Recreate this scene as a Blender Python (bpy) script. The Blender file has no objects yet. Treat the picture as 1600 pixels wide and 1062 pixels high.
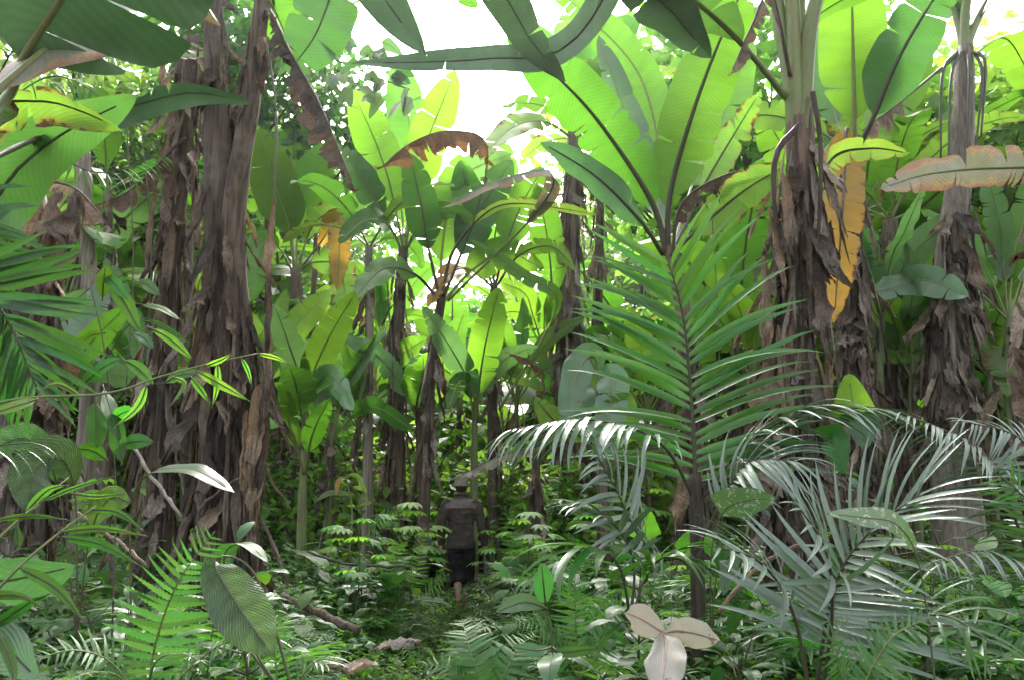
import bpy, math, random
import numpy as np
from mathutils import Vector, Matrix, noise as mnoise

# ------------------------------------------------------------------ camera, sky, sun, exposure
scene = bpy.context.scene
C = scene.collection
PITCH = math.radians(10.2)
FPX = 1220.0
CAMZ = 1.6
cam_data = bpy.data.cameras.new('camera')
cam = bpy.data.objects.new('camera', cam_data)
C.objects.link(cam)
cam_data.sensor_width = 36
cam_data.lens = 36 * FPX / 1600
cam_data.clip_start = 0.05
cam_data.clip_end = 800
cam.location = (0, 0, CAMZ)
cam.rotation_euler = (math.pi / 2 + PITCH, 0, 0)
scene.camera = cam

HAZE = 0.0006                                           # density of the haze added for sky veil and glow
SUN_EL, SUN_AZ = math.radians(44), math.radians(0)      # in front of the viewer, high
world = bpy.data.worlds.new('World')
scene.world = world
world.use_nodes = True
wn, wl = world.node_tree.nodes, world.node_tree.links
sky = wn.new('ShaderNodeTexSky')
sky.sky_type = 'NISHITA'
sky.sun_disc = False
sky.sun_elevation = SUN_EL
sky.sun_rotation = SUN_AZ
sky.dust_density = 6.0
sky.air_density = 1.0
sky.ozone_density = 1.0
hsv = wn.new('ShaderNodeHueSaturation')
hsv.inputs['Saturation'].default_value = 0.35           # thin white cloud veil over the blue
wl.new(sky.outputs[0], hsv.inputs['Color'])
bg = wn['Background']
bg.inputs['Strength'].default_value = 0.15
wl.new(hsv.outputs[0], bg.inputs['Color'])

sun_data = bpy.data.lights.new('sun', 'SUN')
sun_data.energy = 1.5
sun_data.angle = math.radians(12)
sun_data.color = (1.0, 0.96, 0.9)
sun = bpy.data.objects.new('sun', sun_data)
C.objects.link(sun)
sd = Vector((math.sin(SUN_AZ) * math.cos(SUN_EL), math.cos(SUN_AZ) * math.cos(SUN_EL), math.sin(SUN_EL)))
sun.rotation_euler = sd.to_track_quat('Z', 'Y').to_euler()

vs = scene.view_settings
vs.view_transform = 'Standard'
vs.look = 'None'
vs.gamma = 1.0
vs.exposure = 2.6
vs.use_curve_mapping = False
cy = scene.cycles
cy.max_bounces = 9
cy.diffuse_bounces = 4
cy.glossy_bounces = 3
cy.transmission_bounces = 7
cy.volume_bounces = 0
cy.caustics_reflective = False
cy.caustics_refractive = False
cy.use_denoising = True
cy.use_adaptive_sampling = True
cy.adaptive_threshold = 0.015

# ------------------------------------------------------------------ helpers
RNG = np.random.RandomState(7)
sinP, cosP = math.sin(PITCH), math.cos(PITCH)
CAM = np.array((0.0, 0.0, CAMZ))


def P(px, py, d):
    """world point seen at photo pixel (1600x1062) at forward distance d metres"""
    xc, yc = (px - 800) / FPX, (531 - py) / FPX
    v = np.array((xc, cosP - yc * sinP, sinP + yc * cosP))
    return CAM + v * (d / v[1])


def sstep(a, b, x):
    t = np.clip((x - a) / (b - a), 0, 1)
    return t * t * (3 - 2 * t)


def path_x(y):
    return -0.055 * y + 0.10 * math.sin(y * 0.5)


def gz(x, y):
    d = abs(x - path_x(y))
    z = 0.20 * float(sstep(0.35, 1.7, d))
    z += 0.07 * mnoise.noise((x * 0.8, y * 0.8, 1.3)) * float(sstep(0.2, 0.8, d)) + 0.02 * mnoise.noise((x * 3, y * 3, 4))
    if y > 15:
        z += 0.16 * (y - 15) - 0.6 * (1 - math.exp(-(y - 15) / 6))
        z = z if z > 0 else z
    z += 0.07 * max(0, abs(x) - 4)
    return z


def rot_about(v, axis, ang):
    """rodrigues for arrays v (N,3), axis (N,3)"""
    c, s = np.cos(ang)[..., None] if np.ndim(ang) else math.cos(ang), np.sin(ang)[..., None] if np.ndim(ang) else math.sin(ang)
    return v * c + np.cross(axis, v) * s + axis * (np.sum(axis * v, -1, keepdims=True)) * (1 - c)


def nrm(v):
    return v / np.maximum(np.linalg.norm(v, axis=-1, keepdims=True), 1e-9)


def spline(pts, n):
    """Catmull-Rom through pts, n samples evenly by arc length"""
    p = np.asarray(pts, float)
    if len(p) == 2:
        return p[0] + (p[1] - p[0]) * np.linspace(0, 1, n)[:, None]
    q = np.vstack([2 * p[0] - p[1], p, 2 * p[-1] - p[-2]])
    out = []
    for i in range(1, len(q) - 2):
        t = np.linspace(0, 1, 24, endpoint=(i == len(q) - 3))[:, None]
        a, b, c, d = q[i - 1], q[i], q[i + 1], q[i + 2]
        out.append(0.5 * ((2 * b) + (c - a) * t + (2 * a - 5 * b + 4 * c - d) * t ** 2 + (3 * b - a - 3 * c + d) * t ** 3))
    o = np.vstack(out)
    s = np.concatenate([[0], np.cumsum(np.linalg.norm(np.diff(o, axis=0), axis=1))])
    si = np.linspace(0, s[-1], n)
    return np.stack([np.interp(si, s, o[:, k]) for k in range(3)], 1)


def tangents(sp):
    return nrm(np.gradient(sp, axis=0))


class MB:
    """mesh accumulator"""
    def __init__(self):
        self.v, self.f, self.uv, self.m = [], [], [], []
        self.n = 0

    def add(self, verts, faces, uvs=None, mi=0):
        verts = np.asarray(verts, float).reshape(-1, 3)
        self.v.append(verts)
        if uvs is None:
            uvs = np.zeros((len(verts), 2))
        self.uv.append(np.asarray(uvs, float))
        k = self.n
        self.f += [tuple(i + k for i in f) for f in faces]
        self.m += [mi] * len(faces)
        self.n += len(verts)

    def mesh(self, name, mats, smooth=True, origin=(0, 0, 0)):
        me = bpy.data.meshes.new(name)
        V = np.vstack(self.v) - np.asarray(origin, float)
        UV = np.vstack(self.uv)
        me.from_pydata(V.tolist(), [], self.f)
        uvl = me.uv_layers.new(name='UVMap')
        li = np.empty(len(me.loops), dtype=np.int32)
        me.loops.foreach_get('vertex_index', li)
        uvl.data.foreach_set('uv', UV[li].astype(np.float32).ravel())
        if not isinstance(mats, (list, tuple)):
            mats = [mats]
        for m in mats:
            me.materials.append(m)
        if len(mats) > 1:
            me.polygons.foreach_set('material_index', np.array(self.m, dtype=np.int32))
        me.polygons.foreach_set('use_smooth', np.full(len(me.polygons), smooth))
        me.update()
        return me


def link(name, data, parent=None, mat_local=None):
    o = bpy.data.objects.new(name, data)
    C.objects.link(o)
    if parent is not None:
        o.parent = parent
    if mat_local is not None:
        o.matrix_local = mat_local
    return o


def tag(o, label=None, cat=None, group=None, kind=None):
    if label: o['label'] = label
    if cat: o['category'] = cat
    if group: o['group'] = group
    if kind: o['kind'] = kind
    return o


def thing(name, loc, label, cat, group=None, rz=0):
    o = link(name, None)
    o.empty_display_size = 0.2
    o.location = tuple(loc)
    o.rotation_euler = (0, 0, rz)
    return tag(o, label, cat, group)


CHILD = {}


def copy_tree(root, loc, rz=0.0, sc=1.0, label=None, group=None):
    r = root.copy()
    C.objects.link(r)
    r.location = tuple(loc)
    r.rotation_euler = (0, 0, rz)
    r.scale = (sc, sc, sc)
    if label: r['label'] = label
    if group: r['group'] = group

    def rec(src, dst):
        for ch in src.children:
            c = ch.copy()
            C.objects.link(c)
            c.parent = dst
            rec(ch, c)
    rec(root, r)
    return r


def tube(mb, pts, rad, sides=6, mi=0, cap=True, vscale=1.0):
    pts = np.asarray(pts, float)
    n = len(pts)
    rad = np.broadcast_to(np.asarray(rad, float), (n,)) if np.ndim(rad) < 2 else np.asarray(rad)
    T = tangents(pts)
    ref = np.array((0, 0, 1.0)) if abs(T[0][2]) < 0.9 else np.array((0, 1.0, 0))
    X = nrm(np.cross(T, ref))
    Y = np.cross(T, X)
    a = np.arange(sides) * 2 * math.pi / sides
    r = rad[:, None] if rad.ndim == 1 else rad
    V = pts[:, None, :] + (np.cos(a)[None, :] * r)[..., None] * X[:, None, :] + (np.sin(a)[None, :] * r)[..., None] * Y[:, None, :]
    L = np.concatenate([[0], np.cumsum(np.linalg.norm(np.diff(pts, axis=0), axis=1))])
    uv = np.stack(np.broadcast_arrays(np.arange(sides)[None, :] / sides, L[:, None] * vscale), -1).reshape(-1, 2)
    F = []
    for i in range(n - 1):
        for j in range(sides):
            k = (j + 1) % sides
            F.append((i * sides + j, i * sides + k, (i + 1) * sides + k, (i + 1) * sides + j))
    if cap:
        F.append(tuple(range(sides - 1, -1, -1)))
        F.append(tuple((n - 1) * sides + j for j in range(sides)))
    mb.add(V.reshape(-1, 3), F, uv, mi)


# ------------------------------------------------------------------ materials
def new_mat(name):
    m = bpy.data.materials.new(name)
    m.use_nodes = True
    nt = m.node_tree
    nt.nodes.clear()
    return m, nt.nodes, nt.links


def rgb4(c):
    return (c[0], c[1], c[2], 1)


class NT:
    def __init__(self, name):
        self.m, self.n, self.l = new_mat(name)

    def node(self, t, **kw):
        nd = self.n.new(t)
        for k, v in kw.items():
            if k.startswith('_'):
                setattr(nd, k[1:], v)
        return nd

    def link(self, a, b):
        self.l.new(a, b)

    def val(self, sock, v):
        if isinstance(v, bpy.types.NodeSocket):
            self.l.new(v, sock)
        else:
            sock.default_value = v

    def math(self, op, a, b=None, c=None, clamp=False):
        nd = self.n.new('ShaderNodeMath')
        nd.operation = op
        nd.use_clamp = clamp
        self.val(nd.inputs[0], a)
        if b is not None: self.val(nd.inputs[1], b)
        if c is not None: self.val(nd.inputs[2], c)
        return nd.outputs[0]

    def mix(self, f, a, b, bt='MIX'):
        nd = self.n.new('ShaderNodeMix')
        nd.data_type = 'RGBA'
        nd.blend_type = bt
        self.val(nd.inputs[0], f)
        self.val(nd.inputs[6], a if isinstance(a, bpy.types.NodeSocket) else rgb4(a))
        self.val(nd.inputs[7], b if isinstance(b, bpy.types.NodeSocket) else rgb4(b))
        return nd.outputs[2]

    def noise(self, vec, scale, detail=2.0, rough=0.5):
        nd = self.n.new('ShaderNodeTexNoise')
        if vec is not None: self.l.new(vec, nd.inputs['Vector'])
        nd.inputs['Scale'].default_value = scale
        nd.inputs['Detail'].default_value = detail
        nd.inputs['Roughness'].default_value = rough
        return nd.outputs['Fac']

    def ramp(self, f, lo, hi, a=0.0, b=1.0):
        nd = self.n.new('ShaderNodeMapRange')
        nd.interpolation_type = 'SMOOTHSTEP'
        self.val(nd.inputs[0], f)
        nd.inputs[1].default_value = lo
        nd.inputs[2].default_value = hi
        nd.inputs[3].default_value = a
        nd.inputs[4].default_value = b
        return nd.outputs[0]

    def mapping(self, vec, scale):
        nd = self.n.new('ShaderNodeMapping')
        self.l.new(vec, nd.inputs[0])
        nd.inputs['Scale'].default_value = scale
        return nd.outputs[0]

    def hsv(self, col, h, s, v):
        nd = self.n.new('ShaderNodeHueSaturation')
        self.val(nd.inputs['Hue'], h)
        self.val(nd.inputs['Saturation'], s)
        self.val(nd.inputs['Value'], v)
        self.l.new(col, nd.inputs['Color'])
        return nd.outputs[0]

    def bump(self, h, strength, dist=0.01, normal=None):
        nd = self.n.new('ShaderNodeBump')
        nd.inputs['Strength'].default_value = strength
        nd.inputs['Distance'].default_value = dist
        self.l.new(h, nd.inputs['Height'])
        if normal is not None: self.l.new(normal, nd.inputs['Normal'])
        return nd.outputs[0]

    def out(self, sh):
        o = self.n.new('ShaderNodeOutputMaterial')
        self.l.new(sh, o.inputs['Surface'])
        return self.m


def leaf_mat(name, c1, c2, tr, tfac=0.45, rough=0.38, spec=0.5, veins=60.0, vein_amt=0.25, slant=0.0,
             edge=None, edge_at=0.85, spots=None, spot_at=0.68, under=None, var=0.25, hue=0.03, bump=0.25, spot_sc=9.0, bdist=0.004):
    """thin leaf: gloss + diffuse on the surface, light coming through the blade; uv.x 0 at midrib 1 at margin, uv.y metres along"""
    t = NT(name)
    tc = t.node('ShaderNodeTexCoord')
    sep = t.node('ShaderNodeSeparateXYZ')
    t.link(tc.outputs['UV'], sep.inputs[0])
    u, v = sep.outputs[0], sep.outputs[1]
    oi = t.node('ShaderNodeObjectInfo')
    rnd = oi.outputs['Random']
    n1 = t.noise(tc.outputs['Object'], 2.3, 3.0)
    n2 = t.noise(tc.outputs['Object'], 17.0, 2.0)
    vv = t.math('ADD', v, t.math('MULTIPLY', u, slant))
    ph = t.math('ADD', t.math('MULTIPLY', vv, veins * 6.283), t.math('MULTIPLY', n2, 2.5))
    st = t.math('MULTIPLY_ADD', t.math('SINE', ph), 0.5, 0.5)
    nv = t.noise(t.mapping(tc.outputs['UV'], (0.6, veins * 0.35, 1)), 1.0, 2.0)
    col = t.mix(t.ramp(n1, 0.3, 0.7), c1, c2)
    vary = t.math('MULTIPLY_ADD', t.math('SUBTRACT', nv, 0.5), vein_amt * 2.2, 1.0)
    vary = t.math('MULTIPLY', vary, t.math('MULTIPLY_ADD', st, vein_amt * 0.5, 1 - vein_amt * 0.25))
    rv = t.math('MULTIPLY_ADD', t.math('SUBTRACT', rnd, 0.5), 2 * var, 1.0)
    hv = t.math('MULTIPLY_ADD', t.math('SUBTRACT', t.math('FRACT', t.math('MULTIPLY', rnd, 7.31)), 0.5), hue, 0.5)
    col = t.hsv(col, hv, 1.0, t.math('MULTIPLY', vary, rv))
    tcol = t.mix(t.ramp(n1, 0.3, 0.75), tr, tuple(x * y for x, y in zip(tr, (0.8, 0.85, 0.7))))
    tcol = t.hsv(tcol, hv, 1.0, t.math('MULTIPLY', vary, rv))
    tf = tfac
    if edge is not None:
        ne = t.noise(t.mapping(tc.outputs['UV'], (1.0, 5.0, 1)), 1.0, 5.0, 0.7)
        e = t.math('ADD', u, t.math('MULTIPLY', t.math('SUBTRACT', ne, 0.5), 2.2))
        ef = t.ramp(e, edge_at, edge_at + 0.14)
        ef2 = t.ramp(e, edge_at - 0.16, edge_at + 0.02)
        warm = tuple(min(1, x) for x in (edge[0] * 1.6, edge[1] * 1.5, edge[2] * 0.7))
        col = t.mix(ef, t.mix(t.math('MULTIPLY', ef2, 0.55), col, warm), edge)
        tcol = t.mix(ef, t.mix(t.math('MULTIPLY', ef2, 0.55), tcol, (0.36, 0.22, 0.03)), tuple(x * 0.6 for x in edge))
    if spots is not None:
        sn = t.noise(tc.outputs['Object'], spot_sc, 4.0, 0.7)
        sf = t.ramp(sn, spot_at, spot_at + 0.05)
        col = t.mix(sf, col, spots)
        tcol = t.mix(sf, tcol, tuple(x * 0.7 for x in spots))
    if under is not None:
        ge = t.node('ShaderNodeNewGeometry')
        col = t.mix(ge.outputs['Backfacing'], col, under)
    pb = t.node('ShaderNodeBsdfPrincipled')
    t.link(col, pb.inputs['Base Color'])
    pb.inputs['Roughness'].default_value = rough
    pb.inputs['Specular IOR Level'].default_value = spec
    hgt = t.math('ADD', st, t.math('MULTIPLY', n2, 0.8))
    bn = t.bump(hgt, bump, bdist)
    t.link(bn, pb.inputs['Normal'])
    tb = t.node('ShaderNodeBsdfTranslucent')
    t.link(tcol, tb.inputs['Color'])
    t.link(bn, tb.inputs['Normal'])
    mx = t.node('ShaderNodeMixShader')
    mx.inputs[0].default_value = tf
    t.link(pb.outputs[0], mx.inputs[1])
    t.link(tb.outputs[0], mx.inputs[2])
    return t.out(mx.outputs[0])


def solid_mat(name, c1, c2, scale=(8, 8, 8), rough=0.8, bump=0.3, spec=0.3, var=0.2, dist=0.01, detail=5.0, c3=None, uvco=False, lo=0.35, hi=0.65):
    t = NT(name)
    tc = t.node('ShaderNodeTexCoord')
    co = t.mapping(tc.outputs['UV' if uvco else 'Object'], scale)
    n1 = t.noise(co, 1.0, detail, 0.6)
    n2 = t.noise(co, 4.0, 3.0, 0.6)
    col = t.mix(t.ramp(n1, lo, hi), c1, c2)
    if c3 is not None:
        n3 = t.noise(tc.outputs['Object'], 3.5, 4.0, 0.6)
        col = t.mix(t.ramp(n3, 0.52, 0.66), col, c3)
    oi = t.node('ShaderNodeObjectInfo')
    rv = t.math('MULTIPLY_ADD', t.math('SUBTRACT', oi.outputs['Random'], 0.5), 2 * var, 1.0)
    col = t.hsv(col, 0.5, 1.0, t.math('MULTIPLY', rv, t.math('MULTIPLY_ADD', n2, 0.5, 0.75)))
    pb = t.node('ShaderNodeBsdfPrincipled')
    t.link(col, pb.inputs['Base Color'])
    pb.inputs['Roughness'].default_value = rough
    pb.inputs['Specular IOR Level'].default_value = spec
    t.link(t.bump(t.math('ADD', n1, t.math('MULTIPLY', n2, 0.5)), bump, dist), pb.inputs['Normal'])
    return t.out(pb.outputs[0])


def dry_mat(name, c1, c2, tr, tfac=0.18, var=0.3, vein=70.0):
    t = NT(name)
    tc = t.node('ShaderNodeTexCoord')
    co = t.mapping(tc.outputs['UV'], (2.0, vein, 1))
    n1 = t.noise(co, 1.0, 4.0, 0.6)
    n2 = t.noise(tc.outputs['Object'], 5.0, 4.0, 0.6)
    n3 = t.noise(tc.outputs['Object'], 30.0, 3.0, 0.6)
    col = t.mix(t.ramp(n2, 0.3, 0.7), c1, c2)
    oi = t.node('ShaderNodeObjectInfo')
    rv = t.math('MULTIPLY_ADD', t.math('SUBTRACT', oi.outputs['Random'], 0.5), 2 * var, 1.0)
    col = t.hsv(col, 0.5, t.math('MULTIPLY_ADD', oi.outputs['Random'], 0.5, 0.7), t.math('MULTIPLY', rv, t.math('MULTIPLY', t.math('MULTIPLY_ADD', n1, 1.3, 0.35), t.math('MULTIPLY_ADD', n3, 0.9, 0.55))))
    pb = t.node('ShaderNodeBsdfPrincipled')
    t.link(col, pb.inputs['Base Color'])
    pb.inputs['Roughness'].default_value = 0.75
    pb.inputs['Specular IOR Level'].default_value = 0.2
    bn = t.bump(t.math('ADD', n1, t.math('MULTIPLY', n3, 1.5)), 1.0, 0.02)
    t.link(bn, pb.inputs['Normal'])
    tb = t.node('ShaderNodeBsdfTranslucent')
    tb.inputs['Color'].default_value = rgb4(tr)
    mx = t.node('ShaderNodeMixShader')
    mx.inputs[0].default_value = tfac
    t.link(pb.outputs[0], mx.inputs[1])
    t.link(tb.outputs[0], mx.inputs[2])
    return t.out(mx.outputs[0])


BROWN = (0.10, 0.055, 0.03)
M = {}
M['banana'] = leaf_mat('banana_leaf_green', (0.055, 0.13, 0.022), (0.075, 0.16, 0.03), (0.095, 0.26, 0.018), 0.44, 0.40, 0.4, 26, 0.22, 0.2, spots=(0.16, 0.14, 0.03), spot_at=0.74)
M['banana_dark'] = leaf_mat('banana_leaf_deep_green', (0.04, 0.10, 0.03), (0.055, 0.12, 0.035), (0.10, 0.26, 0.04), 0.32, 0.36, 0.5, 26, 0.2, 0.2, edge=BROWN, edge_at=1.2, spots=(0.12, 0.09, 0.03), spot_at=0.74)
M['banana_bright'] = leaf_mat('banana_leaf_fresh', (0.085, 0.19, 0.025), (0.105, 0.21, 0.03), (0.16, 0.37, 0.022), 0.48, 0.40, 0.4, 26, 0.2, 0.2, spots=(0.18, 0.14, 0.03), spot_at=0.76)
M['banana_grey'] = leaf_mat('banana_leaf_glaucous', (0.09, 0.15, 0.085), (0.12, 0.18, 0.11), (0.14, 0.34, 0.07), 0.28, 0.30, 0.6, 26, 0.18, 0.2)
M['banana_opaque'] = leaf_mat('banana_leaf_opaque', (0.07, 0.12, 0.06), (0.09, 0.14, 0.075), (0.06, 0.14, 0.045), 0.14, 0.42, 0.4, 26, 0.22, 0.2, edge=BROWN, edge_at=1.3, spots=(0.11, 0.085, 0.04), spot_at=0.7)  # backlit darkness put into the material: low transmission for leaves against sky
M['banana_worn'] = leaf_mat('banana_leaf_worn', (0.06, 0.11, 0.035), (0.09, 0.13, 0.05), (0.20, 0.38, 0.04), 0.42, 0.45, 0.35, 26, 0.25, 0.2, edge=BROWN, edge_at=0.88, spots=(0.15, 0.09, 0.03), spot_at=0.7)
M['banana_yellow'] = leaf_mat('banana_leaf_yellowed', (0.27, 0.15, 0.03), (0.32, 0.175, 0.04), (0.48, 0.25, 0.03), 0.42, 0.5, 0.3, 26, 0.25, 0.2, edge=BROWN, edge_at=0.98, spots=(0.14, 0.07, 0.02), spot_at=0.68)
M['banana_pink'] = leaf_mat('banana_leaf_scorched', (0.17, 0.21, 0.145), (0.29, 0.255, 0.205), (0.20, 0.20, 0.10), 0.25, 0.45, 0.4, 26, 0.25, 0.2, edge=(0.30, 0.165, 0.11), edge_at=0.68, spots=(0.30, 0.2, 0.16), spot_at=0.6)
M['dry'] = dry_mat('dry_leaf', (0.29, 0.225, 0.168), (0.125, 0.09, 0.064), (0.26, 0.16, 0.08), 0.14)
M['dry_dark'] = dry_mat('dry_leaf_dark', (0.135, 0.10, 0.074), (0.06, 0.043, 0.032), (0.2, 0.1, 0.04), 0.1)
M['dry_orange'] = dry_mat('dry_leaf_rust', (0.15, 0.085, 0.045), (0.085, 0.052, 0.032), (0.36, 0.16, 0.03), 0.16)
M['dry_pale'] = dry_mat('dry_leaf_pale', (0.44, 0.37, 0.31), (0.32, 0.26, 0.21), (0.4, 0.28, 0.15), 0.16)
M['stem'] = solid_mat('banana_stem', (0.15, 0.108, 0.075), (0.055, 0.039, 0.03), (30, 30, 1.6), 0.7, 0.9, 0.25, 0.2, 0.02, c3=(0.15, 0.115, 0.09))
M['stem_red'] = solid_mat('banana_stem_red', (0.19, 0.12, 0.085), (0.075, 0.045, 0.035), (26, 26, 1.4), 0.6, 0.8, 0.3, 0.2, 0.02, c3=(0.13, 0.10, 0.075))
M['stem_pole'] = solid_mat('banana_stem_smooth', (0.21, 0.175, 0.14), (0.11, 0.088, 0.07), (34, 34, 1.2), 0.7, 0.7, 0.25, 0.2, 0.015)
M['stem_green'] = solid_mat('banana_stem_green', (0.12, 0.17, 0.05), (0.10, 0.09, 0.04), (20, 20, 2), 0.5, 0.4, 0.4, 0.2)
M['petiole'] = solid_mat('petiole_green', (0.14, 0.19, 0.06), (0.18, 0.17, 0.07), (12, 12, 3), 0.45, 0.3, 0.4, 0.2)
M['petiole_dark'] = solid_mat('petiole_dark', (0.05, 0.055, 0.03), (0.07, 0.055, 0.035), (12, 12, 3), 0.5, 0.3, 0.4, 0.2)
M['petiole_dry'] = solid_mat('petiole_dry', (0.10, 0.075, 0.055), (0.05, 0.035, 0.028), (20, 20, 2), 0.7, 0.6, 0.2, 0.2)
M['palm'] = leaf_mat('palm_leaflet', (0.035, 0.10, 0.02), (0.05, 0.13, 0.028), (0.11, 0.36, 0.025), 0.40, 0.32, 0.55, 10, 0.08, 0, var=0.2, bump=0.08)
M['palm_grey'] = leaf_mat('palm_leaflet_glaucous', (0.12, 0.165, 0.115), (0.15, 0.20, 0.15), (0.09, 0.2, 0.06), 0.18, 0.32, 0.7, 10, 0.08, 0, var=0.2, bump=0.08)
M['palm_dark'] = leaf_mat('palm_leaflet_dark', (0.02, 0.065, 0.014), (0.03, 0.085, 0.02), (0.06, 0.22, 0.02), 0.36, 0.34, 0.5, 10, 0.08, 0, var=0.2, bump=0.08)
M['fern'] = leaf_mat('fern_pinna', (0.045, 0.125, 0.03), (0.07, 0.16, 0.045), (0.10, 0.28, 0.04), 0.3, 0.45, 0.4, 40, 0.2, 0.5, bump=0.15)
M['fern_bright'] = leaf_mat('fern_pinna_fresh', (0.085, 0.20, 0.03), (0.11, 0.24, 0.04), (0.18, 0.48, 0.04), 0.4, 0.45, 0.35, 40, 0.2, 0.5, bump=0.15)
M['weed'] = leaf_mat('weed_leaf', (0.035, 0.11, 0.018), (0.055, 0.145, 0.028), (0.12, 0.36, 0.02), 0.36, 0.52, 0.3, 45, 0.25, 0.6, var=0.4, hue=0.05)
M['weed_gloss'] = leaf_mat('weed_leaf_glossy', (0.03, 0.09, 0.022), (0.045, 0.115, 0.03), (0.07, 0.2, 0.03), 0.28, 0.36, 0.5, 30, 0.25, 0.6, var=0.35, hue=0.04)
M['weed_bright'] = leaf_mat('weed_leaf_fresh', (0.085, 0.20, 0.03), (0.12, 0.24, 0.045), (0.24, 0.56, 0.04), 0.5, 0.5, 0.3, 45, 0.2, 0.6, var=0.3, hue=0.05)
M['pleat'] = leaf_mat('pleated_leaf', (0.10, 0.19, 0.08), (0.13, 0.22, 0.10), (0.16, 0.34, 0.06), 0.3, 0.4, 0.45, 62, 0.8, -0.10, bump=1.0, bdist=0.02)
M['pale'] = leaf_mat('pale_dead_leaf', (0.29, 0.272, 0.225), (0.36, 0.335, 0.28), (0.45, 0.38, 0.25), 0.25, 0.6, 0.3, 14, 0.08, 0.9, spots=(0.22, 0.17, 0.11), spot_at=0.62, spot_sc=22.0, var=0.05, bump=0.4)
M['pale_vein'] = solid_mat('pale_leaf_vein', (0.22, 0.15, 0.12), (0.28, 0.2, 0.15), (10, 10, 10), 0.7, 0.2)
M['eaten'] = leaf_mat('insect_eaten_leaf', (0.07, 0.13, 0.05), (0.10, 0.15, 0.07), (0.15, 0.28, 0.06), 0.3, 0.38, 0.5, 40, 0.25, 0.6, spots=(0.42, 0.40, 0.30), spot_at=0.56, spot_sc=45.0)
M['tree_leaf'] = leaf_mat('tree_leaf', (0.06, 0.14, 0.025), (0.09, 0.18, 0.035), (0.21, 0.43, 0.04), 0.48, 0.42, 0.4, 20, 0.1, 0.3, var=0.25, hue=0.05, bump=0.05)
M['tree_leaf_dark'] = leaf_mat('tree_leaf_dark', (0.03, 0.075, 0.02), (0.05, 0.10, 0.03), (0.10, 0.24, 0.03), 0.35, 0.38, 0.5, 20, 0.1, 0.3, var=0.25, hue=0.05, bump=0.05)
M['bark'] = solid_mat('tree_bark', (0.11, 0.09, 0.07), (0.06, 0.05, 0.04), (14, 14, 4), 0.85, 0.7)
M['vine'] = solid_mat('vine_stem', (0.10, 0.08, 0.06), (0.06, 0.05, 0.035), (20, 20, 4), 0.8, 0.5)
M['twig'] = solid_mat('twig', (0.07, 0.09, 0.035), (0.08, 0.06, 0.04), (20, 20, 4), 0.6, 0.3)
M['spiny'] = solid_mat('spiny_palm_stem', (0.09, 0.07, 0.05), (0.045, 0.035, 0.028), (30, 30, 5), 0.8, 0.8)
M['soil'] = solid_mat('forest_soil', (0.055, 0.045, 0.03), (0.03, 0.022, 0.016), (1.6, 1.6, 1.6), 0.95, 0.9, 0.1, 0.0, 0.03, c3=(0.05, 0.075, 0.025))
M['litter'] = dry_mat('leaf_litter', (0.17, 0.12, 0.085), (0.08, 0.055, 0.04), (0.25, 0.14, 0.06), 0.1, 0.4)
M['shirt'] = solid_mat('shirt_cloth', (0.055, 0.044, 0.036), (0.034, 0.028, 0.023), (7, 7, 7), 0.9, 0.5, 0.1, 0, 0.02)
M['yoke'] = solid_mat('shirt_yoke_cloth', (0.13, 0.105, 0.094), (0.095, 0.077, 0.07), (7, 7, 7), 0.9, 0.4, 0.1, 0, 0.01)
M['trousers'] = solid_mat('trouser_cloth', (0.010, 0.009, 0.009), (0.016, 0.015, 0.015), (8, 8, 8), 0.9, 0.5, 0.1, 0, 0.02)
M['skin'] = solid_mat('skin', (0.30, 0.165, 0.115), (0.24, 0.13, 0.09), (14, 14, 14), 0.55, 0.15, 0.4, 0, 0.004)
M['hair'] = solid_mat('hair', (0.012, 0.009, 0.008), (0.02, 0.015, 0.012), (60, 60, 20), 0.6, 0.6, 0.3, 0)
M['cap'] = solid_mat('cap_cloth', (0.27, 0.235, 0.19), (0.20, 0.17, 0.14), (18, 18, 18), 0.9, 0.4, 0.1, 0)
M['blade'] = solid_mat('machete_blade', (0.05, 0.05, 0.05), (0.09, 0.085, 0.08), (20, 20, 5), 0.5, 0.2, 0.5, 0)
M['handle'] = solid_mat('machete_handle', (0.05, 0.03, 0.02), (0.08, 0.05, 0.03), (30, 30, 6), 0.6, 0.3, 0.3, 0)

# ------------------------------------------------------------------ ground
def build_ground():
    xs = np.concatenate([np.linspace(-110, -9, 26), np.linspace(-8.6, 8.6, 87), np.linspace(9, 110, 26)])
    ys = np.concatenate([np.linspace(-30, -1, 10), np.linspace(-0.6, 20, 104), np.linspace(20.6, 40, 30), np.linspace(42, 150, 30)])
    nx, ny = len(xs), len(ys)
    V = [(x, y, gz(x, y)) for y in ys for x in xs]
    F = [(j * nx + i, j * nx + i + 1, (j + 1) * nx + i + 1, (j + 1) * nx + i) for j in range(ny - 1) for i in range(nx - 1)]
    mb = MB()
    mb.add(V, F)
    return tag(link('ground', mb.mesh('ground', M['soil'])), kind='structure', label='dark forest soil under the undergrowth')


build_ground()


# ------------------------------------------------------------------ leaf builders
def prof_banana(t):
    return np.clip(t / 0.22, 0, 1) ** 0.6 * (0.94 + 0.06 * np.sin(t * 3.1)) * (1 - 0.12 * t) * np.clip(1 - np.clip((t - 0.5) / 0.5, 0, 1) ** 2.2, 0.0, 1) ** 0.7


def prof_ellip(t):
    return np.sin(np.pi * np.clip(t, 0, 1) ** 0.85) ** 0.8


def prof_lance(t):
    return np.sin(np.pi * np.clip(t, 0, 1) ** 0.62) ** 1.1


def prof_heart(t):
    return np.clip(t / 0.07, 0, 1) ** 0.5 * np.clip(1 - t, 0, 1) ** 0.62 * 1.1


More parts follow.
